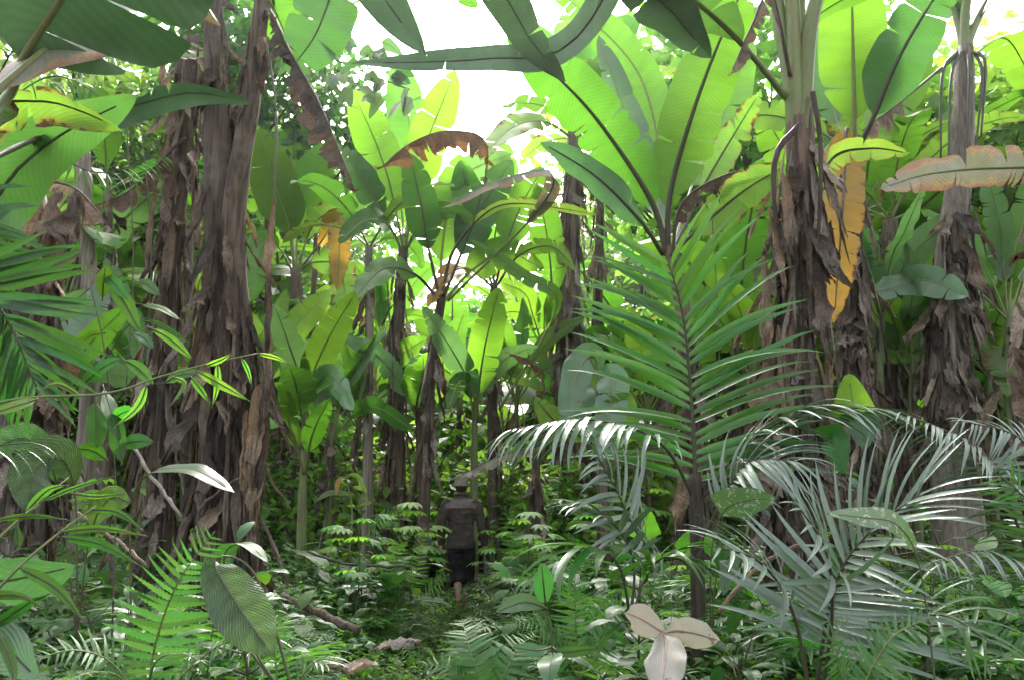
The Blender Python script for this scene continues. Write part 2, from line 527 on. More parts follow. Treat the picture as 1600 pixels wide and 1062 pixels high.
def blade(mb, sp, up, W, prof=prof_banana, fold=10.0, curl=-15.0, tears=0, tear_amp=12.0, wave=0.03, rng=None, Mc=4, slant=0.12, miss=0.0, mi=0, ragged=0.0, asym=(1, 1)):
    """a leaf blade along spine sp (N,3) with upper-side normals up (N,3); each half is split at its tears"""
    rng = rng or RNG
    n = len(sp)
    T = tangents(sp)
    up = nrm(up - T * np.sum(up * T, 1, keepdims=True))
    S = np.cross(T, up)
    L = np.concatenate([[0], np.cumsum(np.linalg.norm(np.diff(sp, axis=0), axis=1))])
    tt = L / L[-1]
    for s in (1, -1):
        cuts = sorted(set(rng.randint(2, n - 1, tears).tolist())) if tears else []
        b = [0] + [c for c in cuts if 0 < c < n - 1] + [n - 1]
        ph = rng.rand() * 6.28
        fr = rng.uniform(2.0, 4.5)
        for k in range(len(b) - 1):
            i0, i1 = b[k], b[k + 1]
            if i1 <= i0: continue
            if miss and rng.rand() < miss: continue
            da = rng.normal(0, tear_amp) if len(b) > 2 else 0.0
            lenf = 1 - ragged * rng.rand()
            r_ = np.arange(i0, i1 + 1)
            m = len(r_)
            t = tt[r_]
            w = W * prof(t) * lenf * (asym[0] if s > 0 else asym[1])
            edge = np.minimum(r_ - i0, i1 - r_) / max(1, m - 1)
            uu = np.linspace(0, 1, Mc + 1)
            wv = wave * W * 2 * np.sin(fr * t * 6.28 + ph)
            pts = np.zeros((m, Mc + 1, 3))
            cur = sp[r_].copy()
            pts[:, 0] = cur
            g0_ = rng.uniform(0.002, 0.022) if i0 > 0 else 0.0
            g1_ = rng.uniform(0.002, 0.022) if i1 < n - 1 else 0.0
            for j in range(1, Mc + 1):
                um = (uu[j] + uu[j - 1]) / 2
                a = np.radians(fold + curl * um + da * min(1.0, um * 2.5)) * np.ones(m)
                gap = 1.0
                st = w / Mc
                shr = (1 - 2 * np.clip(0.12 - edge, 0, 1) * um) if len(b) > 2 else 1.0
                d = S[r_] * s * np.cos(a)[:, None] + up[r_] * np.sin(a)[:, None] + T[r_] * slant
                cur = cur + d * (st * shr)[:, None]
                rag = (rng.normal(0, ragged * 0.10, m) * W if ragged and j == Mc else 0.0)
                pts[:, j] = cur + up[r_] * (wv * uu[j] ** 1.6)[:, None] + (d * np.reshape(rag, (-1, 1)) if ragged and j == Mc else 0)
                pts[0, j] += T[r_[0]] * g0_ * uu[j] ** 1.3
                pts[-1, j] -= T[r_[-1]] * g1_ * uu[j] ** 1.3
            uv = np.stack([np.broadcast_to(uu, (m, Mc + 1)), np.broadcast_to(L[r_][:, None], (m, Mc + 1))], -1)
            F = []
            for i in range(m - 1):
                for j in range(Mc):
                    q = (i * (Mc + 1) + j, i * (Mc + 1) + j + 1, (i + 1) * (Mc + 1) + j + 1, (i + 1) * (Mc + 1) + j)
                    F.append(q if s < 0 else q[::-1])
            mb.add(pts.reshape(-1, 3), F, uv.reshape(-1, 2), mi)


def rotate_up(up, T, roll):
    T = nrm(T)
    up = nrm(up - T * np.sum(up * T, 1, keepdims=True))
    return rot_about(up, T, math.radians(roll) * np.ones(len(T)))


def leaf_part(root, pts, W, bstart=0.18, mode='cam', roll=0.0, mat='banana', rib='petiole', rib_r=0.02, fold=12, curl=-18, tears=6, tear_amp=8, wave=0.04,
              seed=0, n=36, prof=prof_banana, name='leaf', Mc=4, slant=0.14, miss=0.0, ragged=0.0, label=None, ribend=0.97, upv=None):
    """one leaf (blade mesh, a part) with its midrib and stalk (sub-part); pts in world space, stalk foot first"""
    rng = np.random.RandomState(seed + 11)
    o = np.array(root.location)
    full = spline(pts, 64)
    i0 = int(bstart * 63)
    sp = spline(full[i0:], n) if i0 < 60 else full
    T = tangents(sp)
    if mode == 'cam':
        up = np.tile(CAM - sp[n // 2], (n, 1))
    elif mode == 'up':
        up = np.tile(np.array((0, 0, 1.0)), (n, 1))
    else:
        up = np.tile(np.asarray(upv, float), (n, 1))
    up = rotate_up(up, T, roll)
    mb = MB()
    blade(mb, sp, up, W, prof, fold, curl, tears, tear_amp, wave, rng, Mc, slant, miss, ragged=ragged)
    lf = link(name, mb.mesh(name, M[mat], origin=o), root)
    if label: lf['label'] = label
    k = int(63 * ribend)
    rp = full[:k + 1:2]
    fr = np.linspace(0, 1, len(rp))
    rad = rib_r * (1 - 0.86 * fr) + 0.0015
    mb2 = MB()
    off = np.zeros_like(rp)
    tube(mb2, rp, rad, 6)
    link('midrib', mb2.mesh('midrib', M[rib], origin=o), lf)
    return lf


def px_leaf(root, plist, wpx, lean=0.7, **kw):
    n_ = len(plist) - 1
    if plist[0][2] > 9.5:
        plist = [(a, b_, c - lean * (i / n_) ** 1.3) for i, (a, b_, c) in enumerate(plist)]
    pts = [P(*p) for p in plist]
    d = np.mean([p[2] for p in plist])
    return leaf_part(root, pts, wpx * d / FPX, **kw)


def rosette_pts(c, az, el, Lp, L, droop, rng):
    """stalk and blade spine arching out from crown c"""
    pts = [np.array(c, float)]
    n = 9
    step = (Lp + L) / n
    e = el
    a = az
    for i in range(n):
        f = (i + 1) / n
        e -= droop * (0.35 + 1.3 * f) / n
        pts.append(pts[-1] + step * np.array((math.cos(a) * math.cos(e), math.sin(a) * math.cos(e), math.sin(e))))
    return pts


def rosette_leaf(root, c, az, el, Lp, L, droop, W, mat, seed, **kw):
    rng = np.random.RandomState(seed)
    pts = rosette_pts(c, az, el, Lp, L, droop, rng)
    upv = np.array((-math.cos(az) * math.sin(el), -math.sin(az) * math.sin(el), math.cos(el)))
    return leaf_part(root, pts, W, bstart=Lp / (Lp + L), mode='vec', upv=upv, mat=mat, seed=seed, roll=rng.normal(0, 14), **kw)


# ------------------------------------------------------------------ dry leaves hanging on stems (shared shapes)
DRY = {}


def dry_shape(seed, kind):
    rng = np.random.RandomState(seed)
    nu, nv = 10, 17
    mb = MB()
    w0 = {'sheet': 0.10, 'strip': 0.036, 'roll': 0.075, 'flap': 0.115}[kind]
    nf = rng.uniform(1.6, 3.2)
    pts = np.zeros((nv, nu + 1, 3))
    k1, k2, k3 = rng.rand(3) * 20
    curl0 = {'sheet': 2.6, 'strip': 1.6, 'roll': 5.0, 'flap': 2.0}[kind]
    if rng.rand() < 0.35: curl0 = -curl0 * 0.7
    frn = 0.22 if kind in ('sheet', 'flap') else 0.1
    edge_l = 1 + np.array([0.45 * mnoise.noise((i * 0.55, k1, 3)) + rng.normal(0, 0.07) for i in range(nv)])
    edge_r = 1 + np.array([0.45 * mnoise.noise((i * 0.55, k2, 9)) + rng.normal(0, 0.07) for i in range(nv)])
    sway = rng.normal(0, 0.07)
    fringe = rng.rand(nu + 1) * (frn + 0.15)
    for i in range(nv):
        t = i / (nv - 1)
        w = w0 * (0.45 + 0.95 * math.sin(min(1.0, t * 1.2) * math.pi * 0.62)) * (1 - 0.75 * max(0, t - 0.55) / 0.45)
        out = 0.04 * math.sin(t * math.pi * 1.1) + 0.05 * t + (0.16 * max(0, t - 0.45) ** 1.2 * 2 if kind == 'flap' else 0)
        cur = curl0 * (0.75 + 0.7 * mnoise.noise((t * 3, k1, 0)))
        tw = 0.5 * mnoise.noise((t * 2.0, k3, 7))
        for j in range(nu + 1):
            u = j / nu * 2 - 1
            ww = w * (edge_l[i] if u < 0 else edge_r[i])
            ang = u * cur * 0.5 + tw
            c2 = max(0.3, abs(cur) * 0.5)
            R = ww / c2 * (1 if cur > 0 else -1)
            x = abs(R) * math.sin(ang) + sway * t + 0.035 * mnoise.noise((t * 4, k2, 0))
            y = out - R * (1 - math.cos(ang))
            ridge = abs(mnoise.noise((u * 1.8 + k1, t * 6 + k2, k3)))
            pl_ = (u * nf + k2 + 1.3 * mnoise.noise((t * 2.4, k1, 2)) + 0.5 * t) % 1.0
            cr = w * (0.9 if kind in ('sheet', 'flap') else 0.4) * (abs(pl_ - 0.5) - 0.25) + 0.05 * (0.25 - ridge) + 0.008 * math.sin(t * 52 + u * 3 + k1) * (0.9 if kind in ('sheet', 'flap') else 0.4)
            zz = -t * (1 - fringe[j] * max(0, t - 0.6) / 0.4) + 0.035 * mnoise.noise((u * 3 + k3, t * 3, k1)) - 0.03 * abs(u)
            pts[i, j] = (x, y + cr, zz)
    F = [(i * (nu + 1) + j, i * (nu + 1) + j + 1, (i + 1) * (nu + 1) + j + 1, (i + 1) * (nu + 1) + j) for i in range(nv - 1) for j in range(nu)]
    uv = np.stack([np.broadcast_to(np.linspace(0, 1, nu + 1)[None, :], (nv, nu + 1)), np.broadcast_to(np.linspace(0, 1, nv)[:, None], (nv, nu + 1))], -1)
    mb.add(pts.reshape(-1, 3), F, uv.reshape(-1, 2))
    return mb


for mk in ('dry', 'dry_dark', 'dry_pale', 'dry_orange'):
    DRY[mk] = {}
    for kind, cnt in (('sheet', 5), ('strip', 4), ('roll', 4), ('flap', 4)):
        DRY[mk][kind] = [dry_shape(100 + i * 7 + len(kind), kind).mesh('dry_leaf', M[mk], smooth=True) for i in range(cnt)]


def dry_piece(root, pos, az, length, kind, mat, rng, tilt=0.0, width=1.0, roll=0.0):
    """hang one dry leaf from pos (world), facing outward along az"""
    me = DRY[mat][kind][rng.randint(len(DRY[mat][kind]))]
    p = np.asarray(pos) - np.array(root.location)
    R = Matrix.Rotation(az - math.pi / 2, 4, 'Z') @ Matrix.Rotation(tilt, 4, 'X') @ Matrix.Rotation(roll, 4, 'Y')
    w_ = 0.52 * width * (0.6 + 0.5 * length)
    m = Matrix.Translation(Vector(p)) @ R @ Matrix.Diagonal((w_, w_, length, 1))
    return link('dry_leaf', me, root, m)


def pseudostem(root, pts, r0, r1, mat='stem', seed=0, sides=16, rings=34, knob=0.10, name='pseudostem'):
    """layered banana stem: overlapping sheath ridges, flaring at the foot"""
    rng = np.random.RandomState(seed)
    sp = spline(pts, rings)
    t = np.linspace(0, 1, rings)
    base = r0 + (r1 - r0) * t + r0 * 0.35 * np.exp(-t * 14)
    a = np.arange(sides) / sides * 6.283
    rad = np.zeros((rings, sides))
    ph = rng.rand(6) * 6.28
    for i in range(rings):
        tw = t[i] * 1.2
        rr = 1 + 0.10 * np.sin(3 * a + ph[0] + tw * 3) + 0.07 * np.sin(5 * a + ph[1] - tw * 4) + 0.05 * np.sin(8 * a + ph[2] + tw * 9)
        rr += np.array([knob * mnoise.noise((math.cos(x) * 1.5 + ph[3], math.sin(x) * 1.5, t[i] * 9)) for x in a])
        saw = ((t[i] * 9 + a / 6.283 * 2 + ph[4]) % 1.0)
        rr += 0.08 * (saw - 0.5)
        rad[i] = base[i] * rr
    mb = MB()
    tube(mb, sp, rad, sides)
    return link(name, mb.mesh(name, M[mat], origin=np.array(root.location)), root), sp, base


def skirt(root, sp, base, count, lo, hi, seed, mats=('dry', 'dry', 'dry_dark', 'dry_pale'), kinds=('sheet', 'strip', 'strip', 'roll', 'strip', 'flap', 'roll'), lmin=0.35, lmax=1.0, wid=1.0, tilt=0.09):
    rng = np.random.RandomState(seed)
    n = len(sp)
    tocam = math.atan2(-sp[0][1], -sp[0][0])
    count = int(count * 2.2)
    for k in range(count):
        f = lo + (hi - lo) * ((k + rng.rand()) / count)
        i = int(f * (n - 1))
        az = tocam + rng.uniform(-1.9, 1.9)
        r = base[i] * rng.uniform(0.85, 1.12)
        pos = sp[i] + np.array((math.cos(az) * r, math.sin(az) * r, 0))
        L = rng.uniform(lmin, lmax)
        L = min(L, pos[2] - gz(pos[0], pos[1]) + 0.1)
        if L < 0.2: continue
        kd = kinds[rng.randint(len(kinds))]
        if rng.rand() < 0.24:                               # a loose rag standing away from the stem
            dry_piece(root, pos, az, L * 0.62, ('flap', 'sheet', 'roll')[rng.randint(3)], mats[rng.randint(len(mats))], rng, tilt=rng.uniform(0.15, 0.55), width=rng.uniform(0.9, 1.7) * wid, roll=rng.normal(0, 0.25))
        else:
            dry_piece(root, pos, az, L, kd, mats[rng.randint(len(mats))], rng, tilt=abs(rng.normal(0, tilt)), width=rng.uniform(0.5, 1.05) * wid, roll=rng.normal(0, 0.10))


def ground_pt(px, d):
    p = P(px, 750, d)
    return np.array((p[0], p[1], gz(p[0], p[1])))


def banana(pxbase, d, label, group='banana plants', name='banana_plant', cat='banana plant'):
    b = ground_pt(pxbase, d)
    return thing(name, b, label, cat, group), b


def hang_petiole(root, p0, p1, r=0.012, sag=0.15, mat='petiole_dry', name='dead_stalk', out=None):
    p0, p1 = np.asarray(p0), np.asarray(p1)
    mid = (p0 + p1) / 2
    mid[2] += sag
    if out is not None: mid = mid + np.asarray(out)
    mb = MB()
    sp = spline([p0, mid, p1], 12)
    tube(mb, sp, np.linspace(r, r * 0.5, 12), 6)
    return link(name, mb.mesh(name, M[mat], origin=np.array(root.location)), root)


def drooped_dead_leaf(root, plist, hang_px, mat='dry_dark', seed=0, tears=14, miss=0.25, label=None, rib='petiole_dry', rib_r=0.016, bstart=0.15, fold=-72):
    """dead leaf whose two halves hang as tatters from the arching midrib"""
    pts = [P(*p) for p in plist]
    d = np.mean([p[2] for p in plist])
    return leaf_part(root, pts, hang_px * d / FPX, bstart=bstart, mode='up', mat=mat, rib=rib, rib_r=rib_r, fold=fold, curl=-25, tears=tears, tear_amp=22, wave=0.10, seed=seed,
                     n=40, name='dead_leaf', slant=0.02, miss=miss, ragged=0.55, label=label)

# ------------------------------------------------------------------ palms and ferns (shared leaflet shapes)
def leaflet_shape(droop, hw=0.05, seg=7, kind='palm', fold=0.35, seed=0):
    mb = MB()
    rng = np.random.RandomState(seed)
    t = np.linspace(0, 1, seg + 1)
    if kind == 'palm':
        w = hw * np.clip(t / 0.12, 0.25, 1) ** 0.6 * np.clip((1 - t) / 0.55, 0, 1) ** 0.7
    else:
        w = hw * np.clip(t / 0.06, 0.7, 1) * np.clip((1 - t) / 0.7, 0, 1) ** 0.8
    ang = -droop * t ** 1.3
    x = np.concatenate([[0], np.cumsum(np.cos((ang[1:] + ang[:-1]) / 2) / seg)])
    z = np.concatenate([[0], np.cumsum(np.sin((ang[1:] + ang[:-1]) / 2) / seg)])
    yb = 0.04 * np.sin(t * 3.0 + seed) * t
    V, UV, F = [], [], []
    for i in range(seg + 1):
        for s in (-1, 0, 1):
            ww = w[i]
            xx = x[i]
            V.append((xx, yb[i] + s * ww, z[i] + abs(s) * ww * fold))
            UV.append((abs(s) * 0.9, t[i]))
    for i in range(seg):
        for j in range(2):
            F.append((i * 3 + j, i * 3 + j + 1, i * 3 + 4 + j, i * 3 + 3 + j))
    mb.add(V, F, UV)
    return mb


def pinna_shape(droop, hw=0.085, teeth=11, seed=0):
    """fern pinna with toothed margins"""
    mb = MB()
    V, UV, F = [], [], []
    n = teeth * 2 + 1
    for i in range(n):
        t = i / (n - 1)
        w = hw * min(1, 0.75 + t * 3) * min(1, (1 - t) / 0.75) ** 0.75
        w *= 1.0 if i % 2 else 0.62
        a = -droop * t
        x = t * math.cos(a * 0.5) + 0.0
        z = t * math.sin(a * 0.5)
        adv = 0.02 if i % 2 else 0
        V += [(x + adv, -w, z - w * 0.15), (x, 0, z), (x + adv, w, z - w * 0.15)]
        UV += [(0.9, t), (0, t), (0.9, t)]
    for i in range(n - 1):
        for j in range(2):
            F.append((i * 3 + j, i * 3 + j + 1, i * 3 + 4 + j, i * 3 + 3 + j))
    mb.add(V, F, UV)
    return mb


LEAFLETS = {}
for mk in ('palm', 'palm_grey', 'palm_dark'):
    LEAFLETS[mk] = [leaflet_shape(dr, hw * 0.72, seed=i).mesh('leaflet', M[mk]) for i, (dr, hw) in enumerate(((0.25, .05), (0.5, .048), (0.8, .046), (1.1, .05), (0.4, .055), (0.65, .045)))]
PINNAE = {}
for mk in ('fern', 'fern_bright'):
    PINNAE[mk] = [pinna_shape(dr, seed=i).mesh('pinna', M[mk]) for i, dr in enumerate((0.1, 0.3, 0.5))]


def frame_mats(sp, upv):
    T = tangents(sp)
    up = np.tile(np.asarray(upv, float), (len(sp), 1)) if np.ndim(upv) == 1 else upv
    up = nrm(up - T * np.sum(up * T, 1, keepdims=True))
    return T, up, np.cross(T, up)


def pinnate_frond(root, pts, upv, npairs, Lmax, mat='palm', shapes=None, start=0.22, fwd=(60, 25), rise=8, rach='petiole_dark', r=0.012, seed=0, width=1.0,
                  shape_idx=None, name='frond', child='leaflet', lprof=None, jitter=5, roll=0.0, pair_off=0.4, grav=0.45, lost=0.03):
    """frond: a rachis (part) carrying separate leaflets (sub-parts)"""
    rng = np.random.RandomState(seed + 5)
    o = np.array(root.location)
    sp = spline(pts, 60)
    T, up, S = frame_mats(sp, upv)
    if roll:
        up = rot_about(up, T, math.radians(roll) * np.ones(60))
        S = np.cross(T, up)
    mb = MB()
    tube(mb, sp[::2], np.linspace(r, r * 0.25, 30), 6)
    fr = link(name, mb.mesh(name, M[rach], origin=o), root)
    shapes = shapes or LEAFLETS[mat]
    for k in range(npairs):
        for s in (1, -1):
            f = start + (1 - start) * (k + (pair_off if s < 0 else 0)) / npairs
            i = min(59, int(f * 59))
            q = (f - start) / (1 - start)
            Lk = Lmax * (lprof(q) if lprof else (0.55 + 1.1 * q) if q < 0.4 else 1.0 - 0.55 * ((q - 0.4) / 0.6) ** 1.6)
            Lk *= rng.uniform(0.9, 1.08)
            an = math.radians(fwd[0] + (fwd[1] - fwd[0]) * q + rng.normal(0, jitter))
            ri = math.radians(rise + rng.normal(0, jitter))
            d = T[i] * math.cos(an) + S[i] * s * math.sin(an)
            d = d * math.cos(ri) + up[i] * math.sin(ri)
            d = d / np.linalg.norm(d)
            zz = up[i] * (1 - grav) + np.array((0, 0, grav)) + rng.normal(0, 0.10, 3)
            zz = zz - d * np.dot(zz, d)
            zz /= np.linalg.norm(zz)
            if rng.rand() < lost: continue
            yy = np.cross(zz, d)
            p = sp[i] - o
            m = Matrix(((d[0], yy[0], zz[0], p[0]), (d[1], yy[1], zz[1], p[1]), (d[2], yy[2], zz[2], p[2]), (0, 0, 0, 1)))
            m = m @ Matrix.Diagonal((Lk, Lk * width, Lk, 1))
            me = shapes[shape_idx[rng.randint(len(shape_idx))] if shape_idx else rng.randint(len(shapes))]
            link(child, me, fr, m)
    return fr


def frond_joined(sp_pts, upv, npairs, Lmax, matname, kind='fern', start=0.2, r=0.004, seed=0, fwd=(78, 45), origin=(0, 0, 0), rise=4, hw=1.0):
    """small frond as one mesh"""
    rng = np.random.RandomState(seed)
    sp = spline(sp_pts, 40)
    T, up, S = frame_mats(sp, upv)
    mb = MB()
    tube(mb, sp[::3], np.linspace(r, r * 0.3, len(sp[::3])), 4, mi=0)
    src = [pinna_shape(d, teeth=4, hw=0.1) for d in (0.15, 0.4)] if kind == 'fern' else [leaflet_shape(d, 0.055, seg=5) for d in (0.3, 0.7, 1.0)]
    for k in range(npairs):
        for s in (1, -1):
            q = k / npairs
            f = start + (1 - start) * q
            i = min(39, int(f * 39))
            Lk = Lmax * min(1, 0.6 + 1.6 * q) * (1 - q ** 1.8 * 0.85) * rng.uniform(0.9, 1.1)
            an = math.radians(fwd[0] + (fwd[1] - fwd[0]) * q + rng.normal(0, 5))
            ri = math.radians(rise + rng.normal(0, 7))
            d = T[i] * math.cos(an) + S[i] * s * math.sin(an)
            d = d * math.cos(ri) + up[i] * math.sin(ri)
            d /= np.linalg.norm(d)
            zz = nrm(up[i] - d * np.dot(up[i], d))
            yy = np.cross(zz, d)
            b = src[rng.randint(len(src))]
            v = b.v[0]
            mb.add(sp[i] + Lk * (v[:, :1] * d + v[:, 1:2] * yy * hw + v[:, 2:] * zz), b.f, b.uv[0], 1)
    return mb


# ------------------------------------------------------------------ broad leaved herbs
def broad_leaf_mb(mb, base, dirv, upv, L, W, prof=prof_ellip, droop=0.6, fold=14, n=9, Mc=2, mi=1, rng=None, wave=0.03):
    rng = rng or RNG
    d = nrm(np.asarray(dirv, float))
    u = np.asarray(upv, float)
    u = nrm(u - d * np.dot(u, d))
    ang = -droop * np.linspace(0, 1, n) ** 1.2
    st = L / (n - 1)
    sp = [np.asarray(base, float)]
    for i in range(1, n):
        sp.append(sp[-1] + st * (d * math.cos(ang[i]) + u * math.sin(ang[i])))
    sp = np.array(sp)
    upn = np.array([u * math.cos(a) - d * math.sin(a) for a in ang])
    blade(mb, sp, upn, W, prof, fold, -fold * 1.2, 0, 0, wave, rng, Mc, 0.25, mi=mi)
    return sp


def px_broadleaf(root, plist, wpx, mat='weed', prof=prof_ellip, mode='cam', roll=0, fold=14, curl=-20, rib='twig', rib_r=0.004, bstart=0.2, seed=0, n=16, wave=0.03, label=None, name='leaf', slant=0.35):
    pts = [P(*p) for p in plist]
    d = np.mean([p[2] for p in plist])
    return leaf_part(root, pts, wpx * d / FPX, bstart=bstart, mode=mode, roll=roll, mat=mat, rib=rib, rib_r=rib_r, fold=fold, curl=curl, tears=0, wave=wave, seed=seed, n=n,
                     prof=prof, name=name, Mc=4, slant=slant, label=label)


def px_tube(root, plist, r, mat, name='stem', sides=6, n=20, taper=0.5):
    pts = [P(*p) for p in plist]
    mb = MB()
    sp = spline(pts, n)
    tube(mb, sp, np.linspace(r, r * taper, n), sides)
    return link(name, mb.mesh(name, M[mat], origin=np.array(root.location)), root)


# ---- prototypes of the undergrowth, built far below nothing: each prototype is the first plant of its kind
def proto_fern(label, group, seed, mat='fern', nf=8, L=0.75, h=0.45):
    rng = np.random.RandomState(seed)
    r = thing('fern', (0, 0, 0), label, 'fern', group)
    for k in range(nf):
        az = k * 6.283 / nf + rng.normal(0, 0.25)
        el = rng.uniform(0.75, 1.2)
        Lk = L * rng.uniform(0.75, 1.15)
        pts = rosette_pts((0, 0, 0.0), az, el, Lk * 0.2, Lk * 0.8, rng.uniform(0.9, 1.6), rng)
        up = np.array((-math.cos(az) * math.sin(el) * 0.6, -math.sin(az) * math.sin(el) * 0.6, 1))
        mb = frond_joined(pts, up, 17, Lk * 0.21, mat, 'fern', seed=seed + k)
        link('frond', mb.mesh('frond', [M['twig'], M[mat]]), r)
    return r


def proto_small_palm(label, group, seed, mat='palm', nf=6, L=1.0):
    rng = np.random.RandomState(seed)
    r = thing('palm_seedling', (0, 0, 0), label, 'palm', group)
    for k in range(nf):
        az = k * 6.283 / nf + rng.normal(0, 0.3)
        el = rng.uniform(0.9, 1.35)
        Lk = L * rng.uniform(0.8, 1.15)
        pts = rosette_pts((0, 0, 0.0), az, el, Lk * 0.3, Lk * 0.7, rng.uniform(0.9, 1.7), rng)
        up = np.array((-math.cos(az) * math.sin(el), -math.sin(az) * math.sin(el), 1))
        mb = frond_joined(pts, up, 13, Lk * 0.42, mat, 'palm', start=0.3, seed=seed + k, fwd=(65, 30), rise=10)
        link('frond', mb.mesh('frond', [M['twig'], M[mat]]), r)
    return r


def proto_herb(name, label, cat, group, seed, mat='weed', n=10, H=0.6, LL=0.2, W=0.05, prof=prof_ellip, droop=0.7, lean=0.15, whorl=False, stemr=0.005, pet=0.03):
    rng = np.random.RandomState(seed)
    r = thing(name, (0, 0, 0), label, cat, group)
    la = rng.rand() * 6.28
    st = spline([(0, 0, -0.05), (math.cos(la) * lean * 0.3, math.sin(la) * lean * 0.3, H * 0.5), (math.cos(la) * lean, math.sin(la) * lean, H)], 12)
    mb = MB()
    tube(mb, st, np.linspace(stemr, stemr * 0.4, 12), 5)
    link('stem', mb.mesh('stem', M['twig']), r)
    for k in range(n):
        f = (0.25 + 0.75 * (k + 1) / n) if not whorl else rng.uniform(0.85, 1.0)
        i = min(11, int(f * 11.5))
        az = k * 2.4 + rng.normal(0, 0.3)
        el = rng.uniform(0.1, 0.7) + (0.5 if k == n - 1 else 0)
        d = np.array((math.cos(az) * math.cos(el), math.sin(az) * math.cos(el), math.sin(el)))
        mb = MB()
        b = st[i]
        e = b + d * pet
        tube(mb, [b, (b + e) / 2, e], stemr * 0.5, 4, mi=0)
        s = rng.uniform(0.75, 1.2)
        broad_leaf_mb(mb, e, d, (0, 0, 1), LL * s, W * s, prof, droop * rng.uniform(0.6, 1.4), rng=rng)
        link('leaf', mb.mesh('leaf', [M['twig'], M[mat]]), r)
    return r


def proto_clump(name, label, cat, group, seed, mat='weed_gloss', n=7, stalk=0.4, LL=0.4, W=0.09, prof=prof_ellip, droop=0.9):
    rng = np.random.RandomState(seed)
    r = thing(name, (0, 0, 0), label, cat, group)
    for k in range(n):
        az = k * 2.4 + rng.normal(0, 0.4)
        el = rng.uniform(0.85, 1.4)
        d = np.array((math.cos(az) * math.cos(el), math.sin(az) * math.cos(el), math.sin(el)))
        st = stalk * rng.uniform(0.5, 1.2)
        e = d * st
        mb = MB()
        tube(mb, spline([(0, 0, -0.03), e * 0.5 + np.array((0, 0, 0.03)), e], 6), 0.006, 5, mi=0)
        el2 = el - rng.uniform(0.5, 0.9)
        d2 = np.array((math.cos(az) * math.cos(el2), math.sin(az) * math.cos(el2), math.sin(el2)))
        s = rng.uniform(0.75, 1.2)
        broad_leaf_mb(mb, e, d2, (0, 0, 1), LL * s, W * s, prof, droop * rng.uniform(0.6, 1.3), n=12, Mc=3, rng=rng)
        link('leaf', mb.mesh('leaf', [M['twig'], M[mat]]), r)
    return r


def proto_grass(label, group, seed, n=22, L=0.7, W=0.008, mat='weed'):
    rng = np.random.RandomState(seed)
    r = thing('grass_tuft', (0, 0, 0), label, 'grass', group)
    mb = MB()
    mb.add([(0, 0, 0), (0.001, 0, 0), (0, 0.001, 0)], [(0, 1, 2)], mi=0)
    for k in range(n):
        az = rng.rand() * 6.28
        el = rng.uniform(0.8, 1.45)
        d = (math.cos(az) * math.cos(el), math.sin(az) * math.cos(el), math.sin(el))
        broad_leaf_mb(mb, (rng.normal(0, 0.03), rng.normal(0, 0.03), 0), d, (0, 0, 1), L * rng.uniform(0.5, 1.2), W * rng.uniform(0.7, 1.3), prof_lance, rng.uniform(0.6, 1.8), n=7, Mc=1, rng=rng)
    link('blades', mb.mesh('blades', [M['twig'], M[mat]]), r)
    return r


def proto_palmate(label, group, seed, mat='weed_bright', H=1.0, n=9):
    rng = np.random.RandomState(seed)
    r = thing('palmate_shrub', (0, 0, 0), label, 'shrub', group)
    st = spline([(0, 0, -0.05), (0.04, 0.02, H * 0.5), (0.0, 0.08, H)], 12)
    mb = MB()
    tube(mb, st, np.linspace(0.010, 0.004, 12), 5)
    link('stem', mb.mesh('stem', M['twig']), r)
    for k in range(n):
        f = 0.4 + 0.6 * (k + 1) / n
        b = st[min(11, int(f * 11.5))]
        az = k * 2.4 + rng.normal(0, 0.3)
        e = b + np.array((math.cos(az), math.sin(az), 0.4)) * rng.uniform(0.15, 0.28)
        mb = MB()
        tube(mb, [b, (b + e) / 2 + np.array((0, 0, 0.02)), e], 0.003, 4, mi=0)
        for q in range(7):
            a2 = az + (q - 3) * 0.42
            Lq = 0.19 * (1 - 0.07 * abs(q - 3)) * rng.uniform(0.9, 1.1)
            broad_leaf_mb(mb, e, (math.cos(a2), math.sin(a2), 0.05), (0, 0, 1), Lq, 0.026, prof_ellip, 0.7, n=6, Mc=1, rng=rng)
        link('leaf', mb.mesh('leaf', [M['twig'], M[mat]]), r)
    return r


